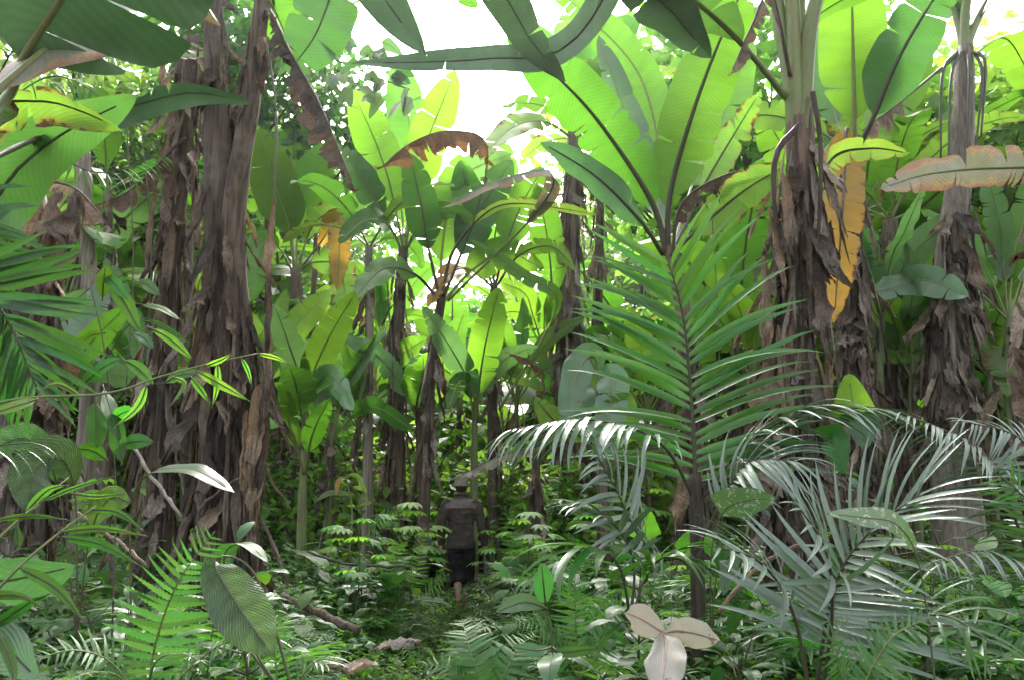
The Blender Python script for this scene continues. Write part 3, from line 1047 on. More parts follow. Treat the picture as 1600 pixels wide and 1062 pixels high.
# ------------------------------------------------------------------ forest trees behind
def leaf_cloud(mb, center, rad, nclump, per, size, rng, mi=0, flat=0.75, shell=0.55):
    """many bent leaf faces gathered in clumps through a crown volume"""
    cs = []
    while len(cs) < nclump:
        p = rng.uniform(-1, 1, 3)
        q = np.linalg.norm(p)
        if q > 1 or q < shell * rng.rand(): continue
        cs.append(p)
    cs = np.array(cs) * rad + center
    tot = nclump * per
    cc = np.repeat(cs, per, 0) + rng.normal(0, 1, (tot, 3)) * (np.array(rad).mean() * 0.13 + size * 0.6) * np.array((1, 1, flat))
    az = rng.rand(tot) * 6.28
    tilt = rng.normal(-0.35, 0.5, tot)
    d = np.stack([np.cos(az) * np.cos(tilt), np.sin(az) * np.cos(tilt), np.sin(tilt)], 1)
    ro = rng.normal(0, 0.5, tot)
    s = np.stack([-np.sin(az), np.cos(az), np.zeros(tot)], 1)
    u = np.cross(d, s)
    u *= np.sign(u[:, 2:]) + 1e-6
    s2 = s * np.cos(ro)[:, None] + u * np.sin(ro)[:, None]
    n = np.cross(d, s2)
    L = size * rng.uniform(0.6, 1.4, tot)[:, None]
    W = L * 0.32
    V = np.stack([cc, cc + d * L * 0.5 + s2 * W + n * W * 0.3, cc + d * L, cc + d * L * 0.5 - s2 * W + n * W * 0.3], 1).reshape(-1, 3)
    F = []
    for i in range(tot):
        k = i * 4
        F += [(k, k + 1, k + 2), (k, k + 2, k + 3)]
    uv = np.tile(np.array([(0, 0), (0.9, 0.1), (0, 0.2), (0.9, 0.1)]), (tot, 1))
    mb.add(V, F, uv, mi)
    return cs


def proto_tree(name, label, group, seed, H=9.0, R=3.0, mat='tree_leaf', leaf=0.3, nclump=70, per=26, trunk=0.16, low=0.35):
    rng = np.random.RandomState(seed)
    r = thing(name, (0, 0, 0), label, 'tree', group)
    tr = MB()
    st = spline([(0, 0, -0.3), (rng.normal(0, .2), rng.normal(0, .2), H * 0.4), (rng.normal(0, .4), rng.normal(0, .4), H * 0.9)], 14)
    tube(tr, st, np.linspace(trunk, trunk * 0.25, 14), 8)
    cr = MB()
    cs = leaf_cloud(cr, np.array((0, 0, H * (low + 1) / 2)), np.array((R, R, H * (1 - low) / 2)), nclump, per, leaf, rng)
    for c in cs[::5]:
        b = st[min(13, max(4, int(c[2] / H * 11)))]
        tube(tr, spline([b, (b + c) / 2 + np.array((0, 0, -0.25)), c], 6), np.linspace(trunk * 0.3, 0.015, 6), 5)
    link('trunk', tr.mesh('trunk', M['bark']), r)
    link('crown', cr.mesh('crown', M[mat], smooth=False), r)
    return r

# ================================================================== large structure: far trees, then the banana stand
def place(proto, spots, labels=None):
    """first spot takes the prototype itself, the rest get copies of it and its parts"""
    for i, (x, y, rz, sc) in enumerate(spots):
        loc = (x, y, gz(x, y))
        lab = labels[i] if labels else None
        if i == 0:
            proto.location = loc
            proto.rotation_euler = (0, 0, rz)
            proto.scale = (sc, sc, sc)
            if lab: proto['label'] = lab
        else:
            copy_tree(proto, loc, rz, sc, lab)


def px_xy(px, d):
    return P(px, 750, d)[0], d


rt = np.random.RandomState(3)
TOPS = dict(H=11, R=2.6, mat='tree_leaf', leaf=0.34, nclump=80, per=28, low=0.45)
TREES = [
    ('forest_tree', 'tall bright forest tree in the far background', 'trees behind the banana stand', 21, dict(H=13, R=3.6, mat='tree_leaf', leaf=0.42, nclump=95, per=28),
     [(60, 30), (260, 34), (1010, 40), (1180, 32), (1400, 30), (1560, 27), (420, 38), (1640, 36), (-60, 24), (500, 30), (985, 48), (1060, 44), (1190, 33), (1320, 34), (1470, 28), (1640, 26), (330, 32), (150, 27), (410, 36), (930, 50), (1250, 40)]),
    ('forest_tree', 'round crowned low tree filling the bright gaps between stems', 'low trees behind the banana stand', 22, dict(H=6.5, R=3.0, mat='tree_leaf', leaf=0.36, nclump=90, per=28, low=0.12),
     [(180, 24), (470, 27), (640, 29), (760, 33), (980, 26), (1120, 30), (1290, 24), (1470, 25), (1580, 22), (330, 22), (870, 34), (560, 36), (40, 20), (690, 31), (775, 28), (740, 36)]),
    ('forest_tree', 'dark leaved tree at the side of the stand', 'dark trees at the sides', 23, dict(H=9, R=2.6, mat='tree_leaf_dark', leaf=0.24, nclump=70, per=24, low=0.15),
     [(-160, 13), (20, 15), (1740, 15), (120, 18), (440, 19), (230, 17)]),
]
TREES.append(('slender_tree', 'slender dark tree rising beside the sky gap', 'slender dark trees', 24, dict(H=10.5, R=1.3, mat='tree_leaf_dark', leaf=0.26, nclump=40, per=24, low=0.72, trunk=0.09), [(500, 14.5), (395, 15.5), (300, 13.5)]))
TREES.append(('crowned_tree', 'bright crowned tree above the right hand stems', 'bright crowned trees', 25, TOPS, [(1075, 19), (1190, 17), (1410, 17), (1560, 16), (1640, 20), (80, 19), (200, 20)]))
for nm, lb, gp, sd_, kw, spots in TREES:
    pr = proto_tree(nm, lb, gp, sd_, **kw)
    place(pr, [(*px_xy(px, d), rt.rand() * 6.28, rt.uniform(0.85, 1.2)) for px, d in spots])

# broad-leaved low bushes on the rising ground behind
bush = thing('bush', (0, 0, 0), 'pale leafy bush on the rising ground behind the stems', 'bush', 'bushes behind the banana stems')
bm_, bs_ = MB(), MB()
bc = leaf_cloud(bm_, np.array((0, 0, 1.0)), np.array((1.3, 1.3, 0.95)), 45, 24, 0.17, np.random.RandomState(5))
for c in bc[::4]:
    tube(bs_, spline([(0, 0, -0.1), c * np.array((.4, .4, .6)), c], 6), np.linspace(0.02, 0.006, 6), 4)
link('foliage', bm_.mesh('foliage', M['tree_leaf'], smooth=False), bush)
link('stem', bs_.mesh('stem', M['bark']), bush)
rb = np.random.RandomState(8)
spots = []
for k in range(46):
    d = rb.uniform(14.5, 30)
    px = rb.uniform(-80, 1680)
    spots.append((*px_xy(px, d), rb.rand() * 6.28, rb.uniform(0.7, 1.5)))
for px_, d_, sc_ in ((640, 13.2, 1.1), (705, 13.4, 0.9), (800, 12.6, 0.9), (745, 14.2, 1.3), (560, 13.6, 1.1), (890, 12.4, 0.8), (960, 12.2, 1.1)):
    spots.append((*px_xy(px_, d_), rb.rand() * 6.28, sc_))
place(bush, spots)


# ---- generic banana plants of the background
def proto_banana(seed, label, group, H=2.6, nleaf=9, L=1.9, W=0.30, mats=('banana', 'banana_bright', 'banana_worn'), skirts=14, r=0.10, up=0.35):
    rng = np.random.RandomState(seed)
    r_ = thing('banana_plant', (0, 0, 0), label, 'banana plant', group)
    top = np.array((rng.normal(0, .12), rng.normal(0, .12), H))
    _, sp, base = pseudostem(r_, [(0, 0, -0.1), (rng.normal(0, .05), rng.normal(0, .05), H * 0.5), top], r, r * 0.55, 'stem', seed, sides=10, rings=20)
    for k in range(nleaf):
        az = k * 2.4 + rng.normal(0, 0.2)
        q = k / nleaf
        el = up + (1.45 - up) * q + rng.normal(0, 0.08)
        mt = mats[rng.randint(len(mats))]
        rosette_leaf(r_, top - np.array((0, 0, 0.05)), az, el, 0.45, L * rng.uniform(0.8, 1.15), (1.5 - 0.8 * q) * rng.uniform(0.7, 1.3), W * rng.uniform(0.85, 1.15), mt, seed * 50 + k,
                     n=24, Mc=3, tears=rng.randint(3, 13), rib_r=0.022)
    for k in range(3):
        az = rng.rand() * 6.28
        rosette_leaf(r_, top - np.array((0, 0, 0.15)), az, 0.1, 0.4, L * 0.8, 2.6, W * 0.8, 'dry', seed * 50 + 30 + k, n=18, Mc=3, tears=9, rib='petiole_dry', name='dead_leaf', fold=-60, ragged=0.4, miss=0.2)
    skirt(r_, sp, base, skirts, 0.25, 0.98, seed + 3, lmin=0.3, lmax=0.8)
    return r_


BG = [  # px, distance, proto, scale, where
    (60, 13.5, 0, 1.15, 'far left behind the leaning grey pole'), (235, 17, 1, 1.1, 'seen between the two left dry stems'), (385, 15, 2, 1.15, 'just right of the big left stem cluster'),
    (545, 19, 0, 1.1, 'left of the thin centre poles'), (610, 23, 1, 1.2, 'far back above the young plants'), (700, 17.5, 2, 1.1, 'behind the arching rust leaf'), (725, 25, 0, 1.3, 'below the brightest patch of sky'),
    (780, 16, 1, 0.95, 'straight above the walking man'), (830, 21, 2, 1.2, 'left of the thick centre stem'), (965, 18, 0, 1.2, 'right of the thick centre stem'), (1090, 15, 1, 1.2, 'behind the tall spreading plant'),
    (1170, 19, 2, 1.25, 'in the gap left of the right stem'), (1415, 14, 0, 1.2, 'between the two right dry stems'), (1440, 20, 1, 1.2, 'far back between the right stems'), (1590, 13, 2, 1.25, 'at the far right edge behind'),
    (1570, 19, 0, 1.2, 'far right behind the pink dying leaf'), (310, 23, 2, 1.3, 'deep behind the left cluster'), (900, 28, 1, 1.4, 'deepest behind the thick centre stem'), (480, 26, 1, 1.3, 'deep left of centre under the sky gap'),
    (1280, 22, 2, 1.2, 'deep behind the yellow hanging leaf'), (1040, 25, 2, 1.3, 'deep behind the big twin leaves'), (130, 24, 0, 1.3, 'deep at the left behind the pole'),
    (1405, 12.5, 2, 1.1, 'just left of the stout right stem'), (1530, 15, 1, 1.2, 'just right of the stout right stem'), (1600, 10.6, 2, 1.0, 'under the pink dying leaf at the right edge'), (1470, 16.5, 0, 1.25, 'hidden behind the stout right stem'),
    (520, 16, 1, 1.05, 'between the left cluster and the thin poles'), (660, 15.5, 2, 0.95, 'behind the bright centre fan'), (750, 19, 1, 1.15, 'behind the low fan above the man'), (860, 17, 0, 1.1, 'touching the thick centre stem on its left'),
    (1000, 15, 1, 0.9, 'behind the top of the feathery frond'), (430, 18, 0, 1.15, 'behind the big bright leaf left of centre'), (330, 16.5, 1, 1.1, 'glimpsed through the left cluster'), (250, 13.5, 2, 1.0, 'glimpsed left of the shaggy stem'), (1230, 14, 1, 1.15, 'glimpsed beside the thick right stem'),
    (705, 22, 1, 1.6, 'low under the sky gap, left of the man'), (795, 24, 0, 1.7, 'low under the sky gap, right of the man'), (1150, 13, 1, 1.55, 'tall behind the huge twin leaves'), (1405, 13.6, 0, 1.65, 'tall between the right stems'),
    (1565, 13.8, 1, 1.65, 'tall above the pink dying leaf'), (205, 16, 1, 1.75, 'tall behind the left stems'), (85, 13, 2, 1.6, 'tall behind the squat dead stem'), (455, 19, 0, 1.75, 'tall left of the sky gap'), (1000, 19, 1, 1.7, 'tall right of the sky gap'), (840, 30, 1, 1.8, 'farthest under the brightest sky')]
rbg = np.random.RandomState(31)
protos = [None, None, None]
pspec = [dict(H=2.9, nleaf=10, L=2.0, W=0.31), dict(H=2.3, nleaf=9, L=2.1, W=0.30, mats=('banana_bright', 'banana', 'banana_bright')), dict(H=2.6, nleaf=9, L=1.8, W=0.28, mats=('banana', 'banana_grey', 'banana_bright', 'banana_worn'))]
for px, d, k, sc, where in BG:
    lab = 'bright background banana plant ' + where
    x, y = px_xy(px, d)
    if protos[k] is None:
        protos[k] = proto_banana(200 + k, lab, 'background banana plants', **pspec[k])
        o = protos[k]
        o.location = (x, y, gz(x, y)); o.scale = (sc, sc, sc)
    else:
        o = copy_tree(protos[k], (x, y, gz(x, y)), rbg.rand() * 6.28, sc, lab)

# ------------------------------------------------------------------ hero banana plants
# Q: the tall spreading plant right of centre with two huge upright leaves
q, b = banana(1088, 7.0, 'tall banana plant with two huge upright green leaves right of centre')
_, sp, bs = pseudostem(q, [b - (0, 0, .1), P(1075, 560, 7.0), P(1048, 385, 7.0)], 0.13, 0.06, 'stem', 1)
skirt(q, sp, bs, 34, 0.2, 0.8, 5, lmin=0.3, lmax=0.9)
px_leaf(q, [(1042, 400, 7), (1018, 315, 6.9), (935, 190, 6.6), (860, 110, 6.2), (790, 50, 5.8)], 54, bstart=0.18, mat='banana', rib='petiole_dark', rib_r=0.03, fold=4, tears=6, tear_amp=4, seed=3, roll=8, label='huge broad green leaf leaning left')
px_leaf(q, [(1044, 400, 7), (1046, 310, 6.9), (1075, 200, 6.7), (1118, 80, 6.5), (1180, -60, 6.2)], 55, bstart=0.17, mat='banana', rib='petiole_dark', rib_r=0.03, fold=3, tears=5, tear_amp=4, seed=4, roll=-6, label='huge upright green leaf')
px_leaf(q, [(1036, 398, 6.9), (1000, 345, 6.7), (930, 275, 6.4), (845, 222, 6.2)], 34, bstart=0.22, mat='banana_dark', rib='petiole_dark', rib_r=0.022, fold=10, tears=1, seed=5, roll=40)
px_leaf(q, [(1046, 395, 7.1), (1030, 330, 7.6), (985, 200, 8.0), (935, 55, 8.0)], 34, bstart=0.2, mat='banana_grey', rib_r=0.018, seed=6, roll=20)
px_leaf(q, [(1046, 390, 7.2), (1040, 300, 8.0), (1000, 120, 8.4), (900, 10, 8.5), (840, -40, 8.4)], 40, bstart=0.25, mat='banana', rib_r=0.02, seed=7, roll=-10)
px_leaf(q, [(1052, 392, 7.0), (1100, 290, 7.4), (1150, 205, 7.6), (1190, 140, 7.5)], 32, bstart=0.38, mat='banana_worn', rib='petiole_dark', rib_r=0.02, seed=8, roll=25, fold=25)
px_leaf(q, [(1052, 395, 6.9), (1100, 350, 6.8), (1160, 300, 6.7), (1228, 258, 6.6)], 36, bstart=0.2, mat='banana_worn', rib='petiole_dark', rib_r=0.02, seed=9, roll=18, fold=20, tears=4)
px_leaf(q, [(1050, 395, 7.1), (1085, 280, 8.0), (1130, 180, 9), (1175, 60, 9.4)], 44, bstart=0.3, mat='banana_bright', rib_r=0.018, seed=10)
drooped_dead_leaf(q, [(1050, 400, 6.9), (1065, 320, 6.9), (1130, 275, 6.8), (1215, 262, 6.7)], 26, 'dry_dark', 11, tears=10)

# B: the thick right stem close to the viewer
q, b = banana(1240, 6.0, 'thick brown banana stem wrapped in dry sheaths, the nearest on the right')
_, sp, bs = pseudostem(q, [b - (0, 0, .1), P(1235, 700, 6.0), P(1250, 420, 6.0), P(1248, 150, 6.0)], 0.18, 0.095, 'stem_red', 2, sides=20, rings=46)
skirt(q, sp, bs, 80, 0.12, 0.93, 6, lmin=0.45, lmax=1.25, wid=1.05)
for (tx, ty, dd), sd_, mt in (((1212, -20, 5.9), 1, 'petiole'), ((1230, -60, 5.8), 2, 'petiole'), ((1290, -20, 5.8), 3, 'petiole'), ((1262, -60, 6.1), 4, 'petiole')):
    up_ = P(tx, ty, dd)
    c0 = P(1247, 300, 6.0)
    dv = up_ - c0
    az = math.atan2(dv[1], dv[0]) + (0.6 if sd_ % 2 else -0.5)
    pts = [c0, P(1247, 170, 6.0) * 0.6 + (c0 + dv * 0.45) * 0.4, up_ + dv * 0.1, up_ + dv * 0.8 + np.array((math.cos(az), math.sin(az), 0.1)) * 0.8, up_ + dv * 0.7 + np.array((math.cos(az), math.sin(az), -0.25)) * 1.9]
    leaf_part(q, pts, 0.34, bstart=0.46, mode='up', mat='banana', rib='petiole', rib_r=0.085, seed=20 + sd_, tears=4)
px_leaf(q, [(1242, 170, 6.05), (1150, 60, 5.6), (1040, -30, 5.0), (900, -90, 4.4)], 60, bstart=0.3, mat='banana_dark', rib_r=0.03, seed=26, mode='up', roll=0)
hang_petiole(q, P(1250, 195, 5.85), P(1217, 420, 5.75), 0.028, 0.25, out=(-0.12, -0.05, 0))
hang_petiole(q, P(1270, 145, 5.85), P(1277, 420, 5.75), 0.024, 0.2, out=(0.04, -0.05, 0))
rq = np.random.RandomState(77)
for px, py, L, kd, mk in ((1195, 430, 0.9, 'sheet', 'dry'), (1225, 300, 0.8, 'sheet', 'dry'), (1275, 440, 0.75, 'flap', 'dry'), (1265, 560, 0.8, 'sheet', 'dry'), (1215, 540, 1.0, 'sheet', 'dry'), (1290, 610, 0.8, 'flap', 'dry'), (1250, 640, .8, 'sheet', 'dry'), (1200, 350, .9, 'roll', 'dry'), (1255, 340, 1.0, 'strip', 'dry_dark'), (1190, 560, .7, 'flap', 'dry')):
    dry_piece(q, P(px, py - 30, 5.72), -1.6 + rq.normal(0, .3), L, kd, mk, rq, tilt=0.10, width=0.85)
drooped_dead_leaf(q, [(1235, 120, 5.9), (1205, -10, 5.7), (1175, 40, 5.6), (1140, 120, 5.5)], 30, 'dry', 31, tears=6)
px_leaf(q, [(1262, 330, 6.1), (1300, 248, 6.2), (1360, 232, 6.1), (1422, 240, 6.0)], 26, bstart=0.2, mode='up', roll=-58, mat='banana_worn', rib='petiole_dry', fold=-20, tears=5, seed=33, label='ragged green leaf drooping sideways across the yellow one')

# D: plant behind it with the bright vertical leaf and the yellow hanging one
q, b = banana(1332, 8.6, 'banana plant with a yellow hanging leaf behind the thick right stem')
_, sp, bs = pseudostem(q, [b - (0, 0, .1), P(1330, 500, 8.6), P(1335, 215, 8.6)], 0.16, 0.08, 'stem', 3)
skirt(q, sp, bs, 55, 0.2, 0.92, 7, lmin=0.4, lmax=1.1)
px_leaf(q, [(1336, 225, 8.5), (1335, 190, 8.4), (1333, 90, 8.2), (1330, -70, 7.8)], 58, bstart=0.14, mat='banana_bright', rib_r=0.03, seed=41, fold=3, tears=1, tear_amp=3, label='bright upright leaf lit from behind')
px_leaf(q, [(1340, 232, 8.4), (1362, 190, 8.2), (1410, 80, 7.8), (1490, -50, 7.4)], 50, bstart=0.2, mat='banana_dark', rib='petiole_dark', rib_r=0.032, seed=42, roll=-10, fold=8, tears=3, tear_amp=6)
px_leaf(q, [(1330, 225, 8.7), (1305, 180, 9.0), (1290, 100, 9.2), (1280, -10, 9.2)], 34, bstart=0.18, mat='banana_dark', seed=43)
px_leaf(q, [(1338, 230, 8.8), (1375, 190, 9.6), (1420, 120, 10), (1440, 20, 10)], 40, bstart=0.2, mat='banana_bright', seed=44)
px_leaf(q, [(1330, 225, 8.3), (1322, 205, 8.1), (1316, 330, 7.2), (1303, 505, 6.9)], 36, bstart=0.10, mat='banana_yellow', rib='petiole_dry', rib_r=0.022, seed=45, roll=-12, tears=7, tear_amp=7, miss=0, fold=8, label='yellow dying leaf hanging straight down')
px_leaf(q, [(1325, 235, 8.7), (1270, 200, 8.9), (1200, 180, 9.1), (1120, 190, 9.2)], 32, bstart=0.2, mat='banana_bright', seed=46, roll=30)
px_leaf(q, [(1325, 235, 8.8), (1265, 260, 9.4), (1225, 230, 9.5), (1190, 170, 9.5)], 40, bstart=0.25, mat='banana_bright', seed=47)

# C: right dry stem with black hanging stalks
q, b = banana(1478, 9.0, 'stout grey-brown banana stem at right with black stalks hanging from its crown')
_, sp, bs = pseudostem(q, [b - (0, 0, .1), P(1482, 480, 9.0), P(1503, 250, 9.0), P(1508, 75, 9.0)], 0.26, 0.10, 'stem_pole', 4, sides=20, rings=44)
skirt(q, sp, bs, 62, 0.28, 0.72, 8, lmin=0.4, lmax=1.1, wid=1.0)
for i, (tx, ty, dd, ex, ey, ed) in enumerate(((1482, -10, 9, 1380, -120, 8.5), (1508, -60, 9, 1480, -330, 8.5), (1520, -30, 8.8, 1720, -300, 8), (1555, -15, 9, 1690, -40, 8.8), (1496, -40, 9.1, 1430, -260, 9.6))):
    px_leaf(q, [(1505, 190, 9.0), (1507, 85, 9.0), (tx, ty, dd), ((tx + ex) / 2, (ty + ey) / 2 - 40, (dd + ed) / 2), (ex, ey, ed)], 55, bstart=0.45, mode='up', mat='banana', rib_r=0.085, seed=50 + i)
for i, (x0, y0, x1, y1, ox) in enumerate(((1495, 82, 1470, 250, -.10), (1500, 85, 1482, 262, -.06), (1520, 82, 1533, 215, .08), (1524, 85, 1522, 255, .07), (1512, 84, 1512, 240, .0))):
    hang_petiole(q, P(x0, y0, 8.85), P(x1, y1, 8.8), 0.022, 0.35, 'petiole_dark', out=(ox, -0.1, 0))
drooped_dead_leaf(q, [(1505, 80, 8.9), (1455, 120, 8.7), (1400, 165, 8.5), (1345, 205, 8.4)], 34, 'dry', 57, tears=6, bstart=0.62, rib='petiole_dark', rib_r=0.024, label='long black stalk ending in a dead brown leaf')
px_leaf(q, [(1515, 90, 9.3), (1570, 60, 10.5), (1610, 120, 11), (1660, 220, 11)], 45, bstart=0.2, mode='up', mat='banana_bright', seed=58)

# E: thin dry stem between
for px, d, y0, r, lab, sd_, top in ((1385, 11, 345, 0.17, 'slim dry stem thickly hung with brown rags between the two right stems', 61, 1392), (935, 14, 235, 0.115, 'slim dark banana stem just right of the thick centre stem', 62, 938), (1345, 12, 330, 0.14, 'dry ragged stem half hidden behind the yellow leaf', 63, 1350)):
    q, b = banana(px, d, lab)
    _, sp, bs = pseudostem(q, [b - (0, 0, .1), P(px, 560, d), P(top, y0, d)], r, r * 0.55, 'stem', sd_)
    skirt(q, sp, bs, 46, 0.2, 0.97, sd_ + 1, lmin=0.35, lmax=0.95)
    for k in range(6):
        rosette_leaf(q, P(top, y0, d), k * 1.05 + 0.3, 0.5 + 0.13 * k, 0.4, 1.9, 1.3, 0.28, ('banana', 'banana_bright', 'banana_worn')[k % 3], sd_ * 30 + k)

# F: thick centre stem
q, b = banana(893, 13, 'thick dry banana stem standing at the centre under the brightest sky')
_, sp, bs = pseudostem(q, [b - (0, 0, .1), P(890, 480, 13), P(897, 210, 13)], 0.30, 0.12, 'stem', 9)
skirt(q, sp, bs, 60, 0.2, 0.95, 10, lmin=0.4, lmax=1.1, wid=1.1)
for i, (pl, w, mt, rl) in enumerate((([(890, 215, 13), (880, 160, 13), (850, 90, 12.6), (790, 40, 12)], 38, 'banana', 0), ([(895, 210, 13), (905, 130, 13.2), (960, 60, 13), (1000, 30, 12.6)], 34, 'banana', 10),
                                     ([(897, 215, 13), (930, 170, 12.6), (985, 150, 12), (1040, 190, 11.6)], 30, 'banana_worn', 40), ([(893, 215, 13), (850, 190, 12.6), (800, 200, 12.2), (750, 250, 12)], 28, 'banana_worn', 50),
                                     ([(893, 210, 13.2), (893, 120, 14), (880, 20, 14.5)], 34, 'banana_bright', 0))):
    px_leaf(q, pl, w, mat=mt, seed=70 + i, roll=rl, bstart=0.22, tears=4)
px_leaf(q, [(862, 470, 12.6), (862, 440, 12.6), (855, 370, 12.5), (838, 285, 12.3)], 30, bstart=0.06, mat='banana_bright', seed=76, fold=3)

# G: thin centre poles with a bright fan of leaves
q, b = banana(622, 12.5, 'banana plant with a bright fan of pale green leaves left of the sky gap')
_, sp, bs = pseudostem(q, [b - (0, 0, .1), P(620, 560, 12.5), P(630, 385, 12.5)], 0.17, 0.08, 'stem', 12)
skirt(q, sp, bs, 34, 0.2, 0.98, 13, lmin=0.35, lmax=0.9)
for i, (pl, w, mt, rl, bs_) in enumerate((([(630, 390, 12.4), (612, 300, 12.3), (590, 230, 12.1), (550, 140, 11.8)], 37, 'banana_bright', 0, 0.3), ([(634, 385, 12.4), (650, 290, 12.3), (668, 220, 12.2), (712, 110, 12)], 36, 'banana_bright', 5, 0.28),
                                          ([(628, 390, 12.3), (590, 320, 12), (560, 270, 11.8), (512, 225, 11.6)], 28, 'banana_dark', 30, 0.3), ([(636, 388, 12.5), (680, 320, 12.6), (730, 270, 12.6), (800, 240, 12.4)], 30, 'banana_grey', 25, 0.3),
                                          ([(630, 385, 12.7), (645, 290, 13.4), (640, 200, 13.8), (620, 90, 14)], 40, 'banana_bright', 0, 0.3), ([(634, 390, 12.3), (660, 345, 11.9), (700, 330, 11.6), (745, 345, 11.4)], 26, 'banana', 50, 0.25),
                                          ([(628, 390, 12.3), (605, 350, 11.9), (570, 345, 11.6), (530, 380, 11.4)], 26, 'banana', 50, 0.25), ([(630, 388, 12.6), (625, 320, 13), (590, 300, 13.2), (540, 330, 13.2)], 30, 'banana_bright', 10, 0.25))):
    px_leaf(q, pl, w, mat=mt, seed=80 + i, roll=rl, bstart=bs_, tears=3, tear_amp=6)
q, b = banana(576, 12, 'thin smooth banana pole standing alone left of the man', cat='banana plant', name='dry_banana_plant')
_, sp, bs = pseudostem(q, [b - (0, 0, .1), P(577, 560, 12), P(577, 385, 12)], 0.085, 0.06, 'stem_pole', 14, sides=12)
skirt(q, sp, bs, 14, 0.5, 0.98, 15, lmin=0.3, lmax=0.8)
for k in range(4):
    rosette_leaf(q, P(577, 388, 12), 1.2 + k * 1.5, 0.7 + 0.1 * k, 0.4, 1.6, 1.3, 0.24, ('banana', 'banana_worn')[k % 2], 900 + k)
q, b = banana(655, 12.6, 'thin dark banana pole close behind the man on his left', cat='banana plant', name='dry_banana_plant')
_, sp, bs = pseudostem(q, [b - (0, 0, .1), P(655, 700, 12.6), P(650, 620, 12.6)], 0.08, 0.045, 'stem', 16, sides=12)
# young N leaves grow on that pole
px_leaf(q, [(650, 650, 12.5), (632, 608, 12.3), (590, 556, 12), (530, 526, 11.7)], 20, bstart=0.18, mat='banana_grey', seed=90, roll=30, mode='cam')
px_leaf(q, [(650, 660, 12.5), (652, 625, 12.4), (660, 590, 12.3), (662, 556, 12)], 32, bstart=0.2, mat='banana_bright', rib='petiole_dark', seed=91)
px_leaf(q, [(652, 640, 12.5), (665, 575, 12.4), (700, 580, 12.2), (742, 625, 12)], 26, bstart=0.2, mat='banana_bright', seed=92, roll=30)

# arching rust leaf and striped pale leaf over the centre, from the plant at P
q, b = banana(660, 11.0, 'banana plant with long dark stalks fanning up from a low crown at centre')
_, sp, bs = pseudostem(q, [b - (0, 0, .1), P(672, 600, 11), P(690, 465, 11)], 0.08, 0.06, 'stem', 17)
skirt(q, sp, bs, 16, 0.45, 0.98, 18, lmin=0.3, lmax=0.9)
for i, (pl, w, mt, rl, bs_, rib) in enumerate((([(690, 470, 11), (705, 400, 11), (745, 345, 10.8), (800, 318, 10.5), (935, 335, 10)], 20, 'banana_worn', 58, 0.35, 'petiole_dark'), ([(688, 468, 11), (672, 400, 11), (660, 330, 11), (640, 240, 11)], 30, 'banana', 0, 0.35, 'petiole_dark'),
                                               ([(692, 468, 11), (715, 410, 11.3), (750, 330, 11.5), (800, 250, 11.6)], 34, 'banana_dark', 10, 0.32, 'petiole_dark'), ([(690, 468, 11.1), (690, 400, 11.6), (700, 330, 12), (720, 240, 12.2)], 34, 'banana_bright', 0, 0.3, 'petiole'),
                                               ([(686, 470, 11), (650, 430, 10.7), (600, 420, 10.4), (550, 470, 10.2)], 26, 'banana', 45, 0.3, 'petiole_dark'), ([(694, 470, 11.2), (740, 420, 11.8), (790, 395, 12.2), (850, 420, 12.4)], 30, 'banana_bright', 20, 0.3, 'petiole'))):
    px_leaf(q, pl, w, mat=mt, seed=100 + i, roll=rl, bstart=bs_, rib=rib, rib_r=0.026, tears=4)
drooped_dead_leaf(q, [(692, 470, 11), (745, 330, 10.2), (760, 225, 9.6), (700, 205, 9.3), (640, 225, 9.1), (590, 266, 9.0)], 40, 'dry_orange', 107, tears=16, bstart=0.45, miss=0.12, rib='petiole_dark')
px_leaf(q, [(700, 470, 11), (840, 330, 9.8), (860, 268, 9.5), (780, 282, 9.4), (690, 326, 9.4)], 17, bstart=0.42, mode='up', roll=-35, fold=-20, mat='banana_pink', seed=108, tears=5, label='pale striped dying leaf arching to the left')
# slender leaf shoot and second fan
q, b = banana(772, 12.2, 'low banana plant whose stalks rise straight above the walking man')
_, sp, bs = pseudostem(q, [b - (0, 0, .1), P(770, 600, 12.2), P(772, 445, 12.2)], 0.09, 0.06, 'stem', 19)
skirt(q, sp, bs, 16, 0.45, 0.98, 20, lmin=0.3, lmax=0.9)
for i, (pl, w, mt, rl) in enumerate((([(770, 450, 12.2), (752, 390, 12.2), (735, 330, 12.2), (720, 250, 12)], 30, 'banana', 0), ([(773, 450, 12.2), (790, 385, 12.2), (815, 320, 12.2), (850, 260, 12)], 30, 'banana', 0),
                                     ([(772, 450, 12.4), (772, 380, 12.8), (785, 300, 13), (790, 220, 13)], 32, 'banana_bright', 0), ([(774, 450, 12), (810, 400, 11.8), (860, 385, 11.6), (900, 420, 11.4)], 22, 'banana_worn', 50),
                                     ([(770, 450, 12), (735, 420, 11.8), (700, 430, 11.6), (670, 480, 11.4)], 22, 'banana_yellow', 50))):
    px_leaf(q, pl, w, mat=mt, seed=110 + i, roll=rl, bstart=0.3, rib='petiole_dark')
px_leaf(q, [(780, 640, 11.8), (870, 480, 11.2), (815, 430, 11), (735, 374, 10.8)], 13, bstart=0.45, mat='banana_bright', seed=116, roll=25)

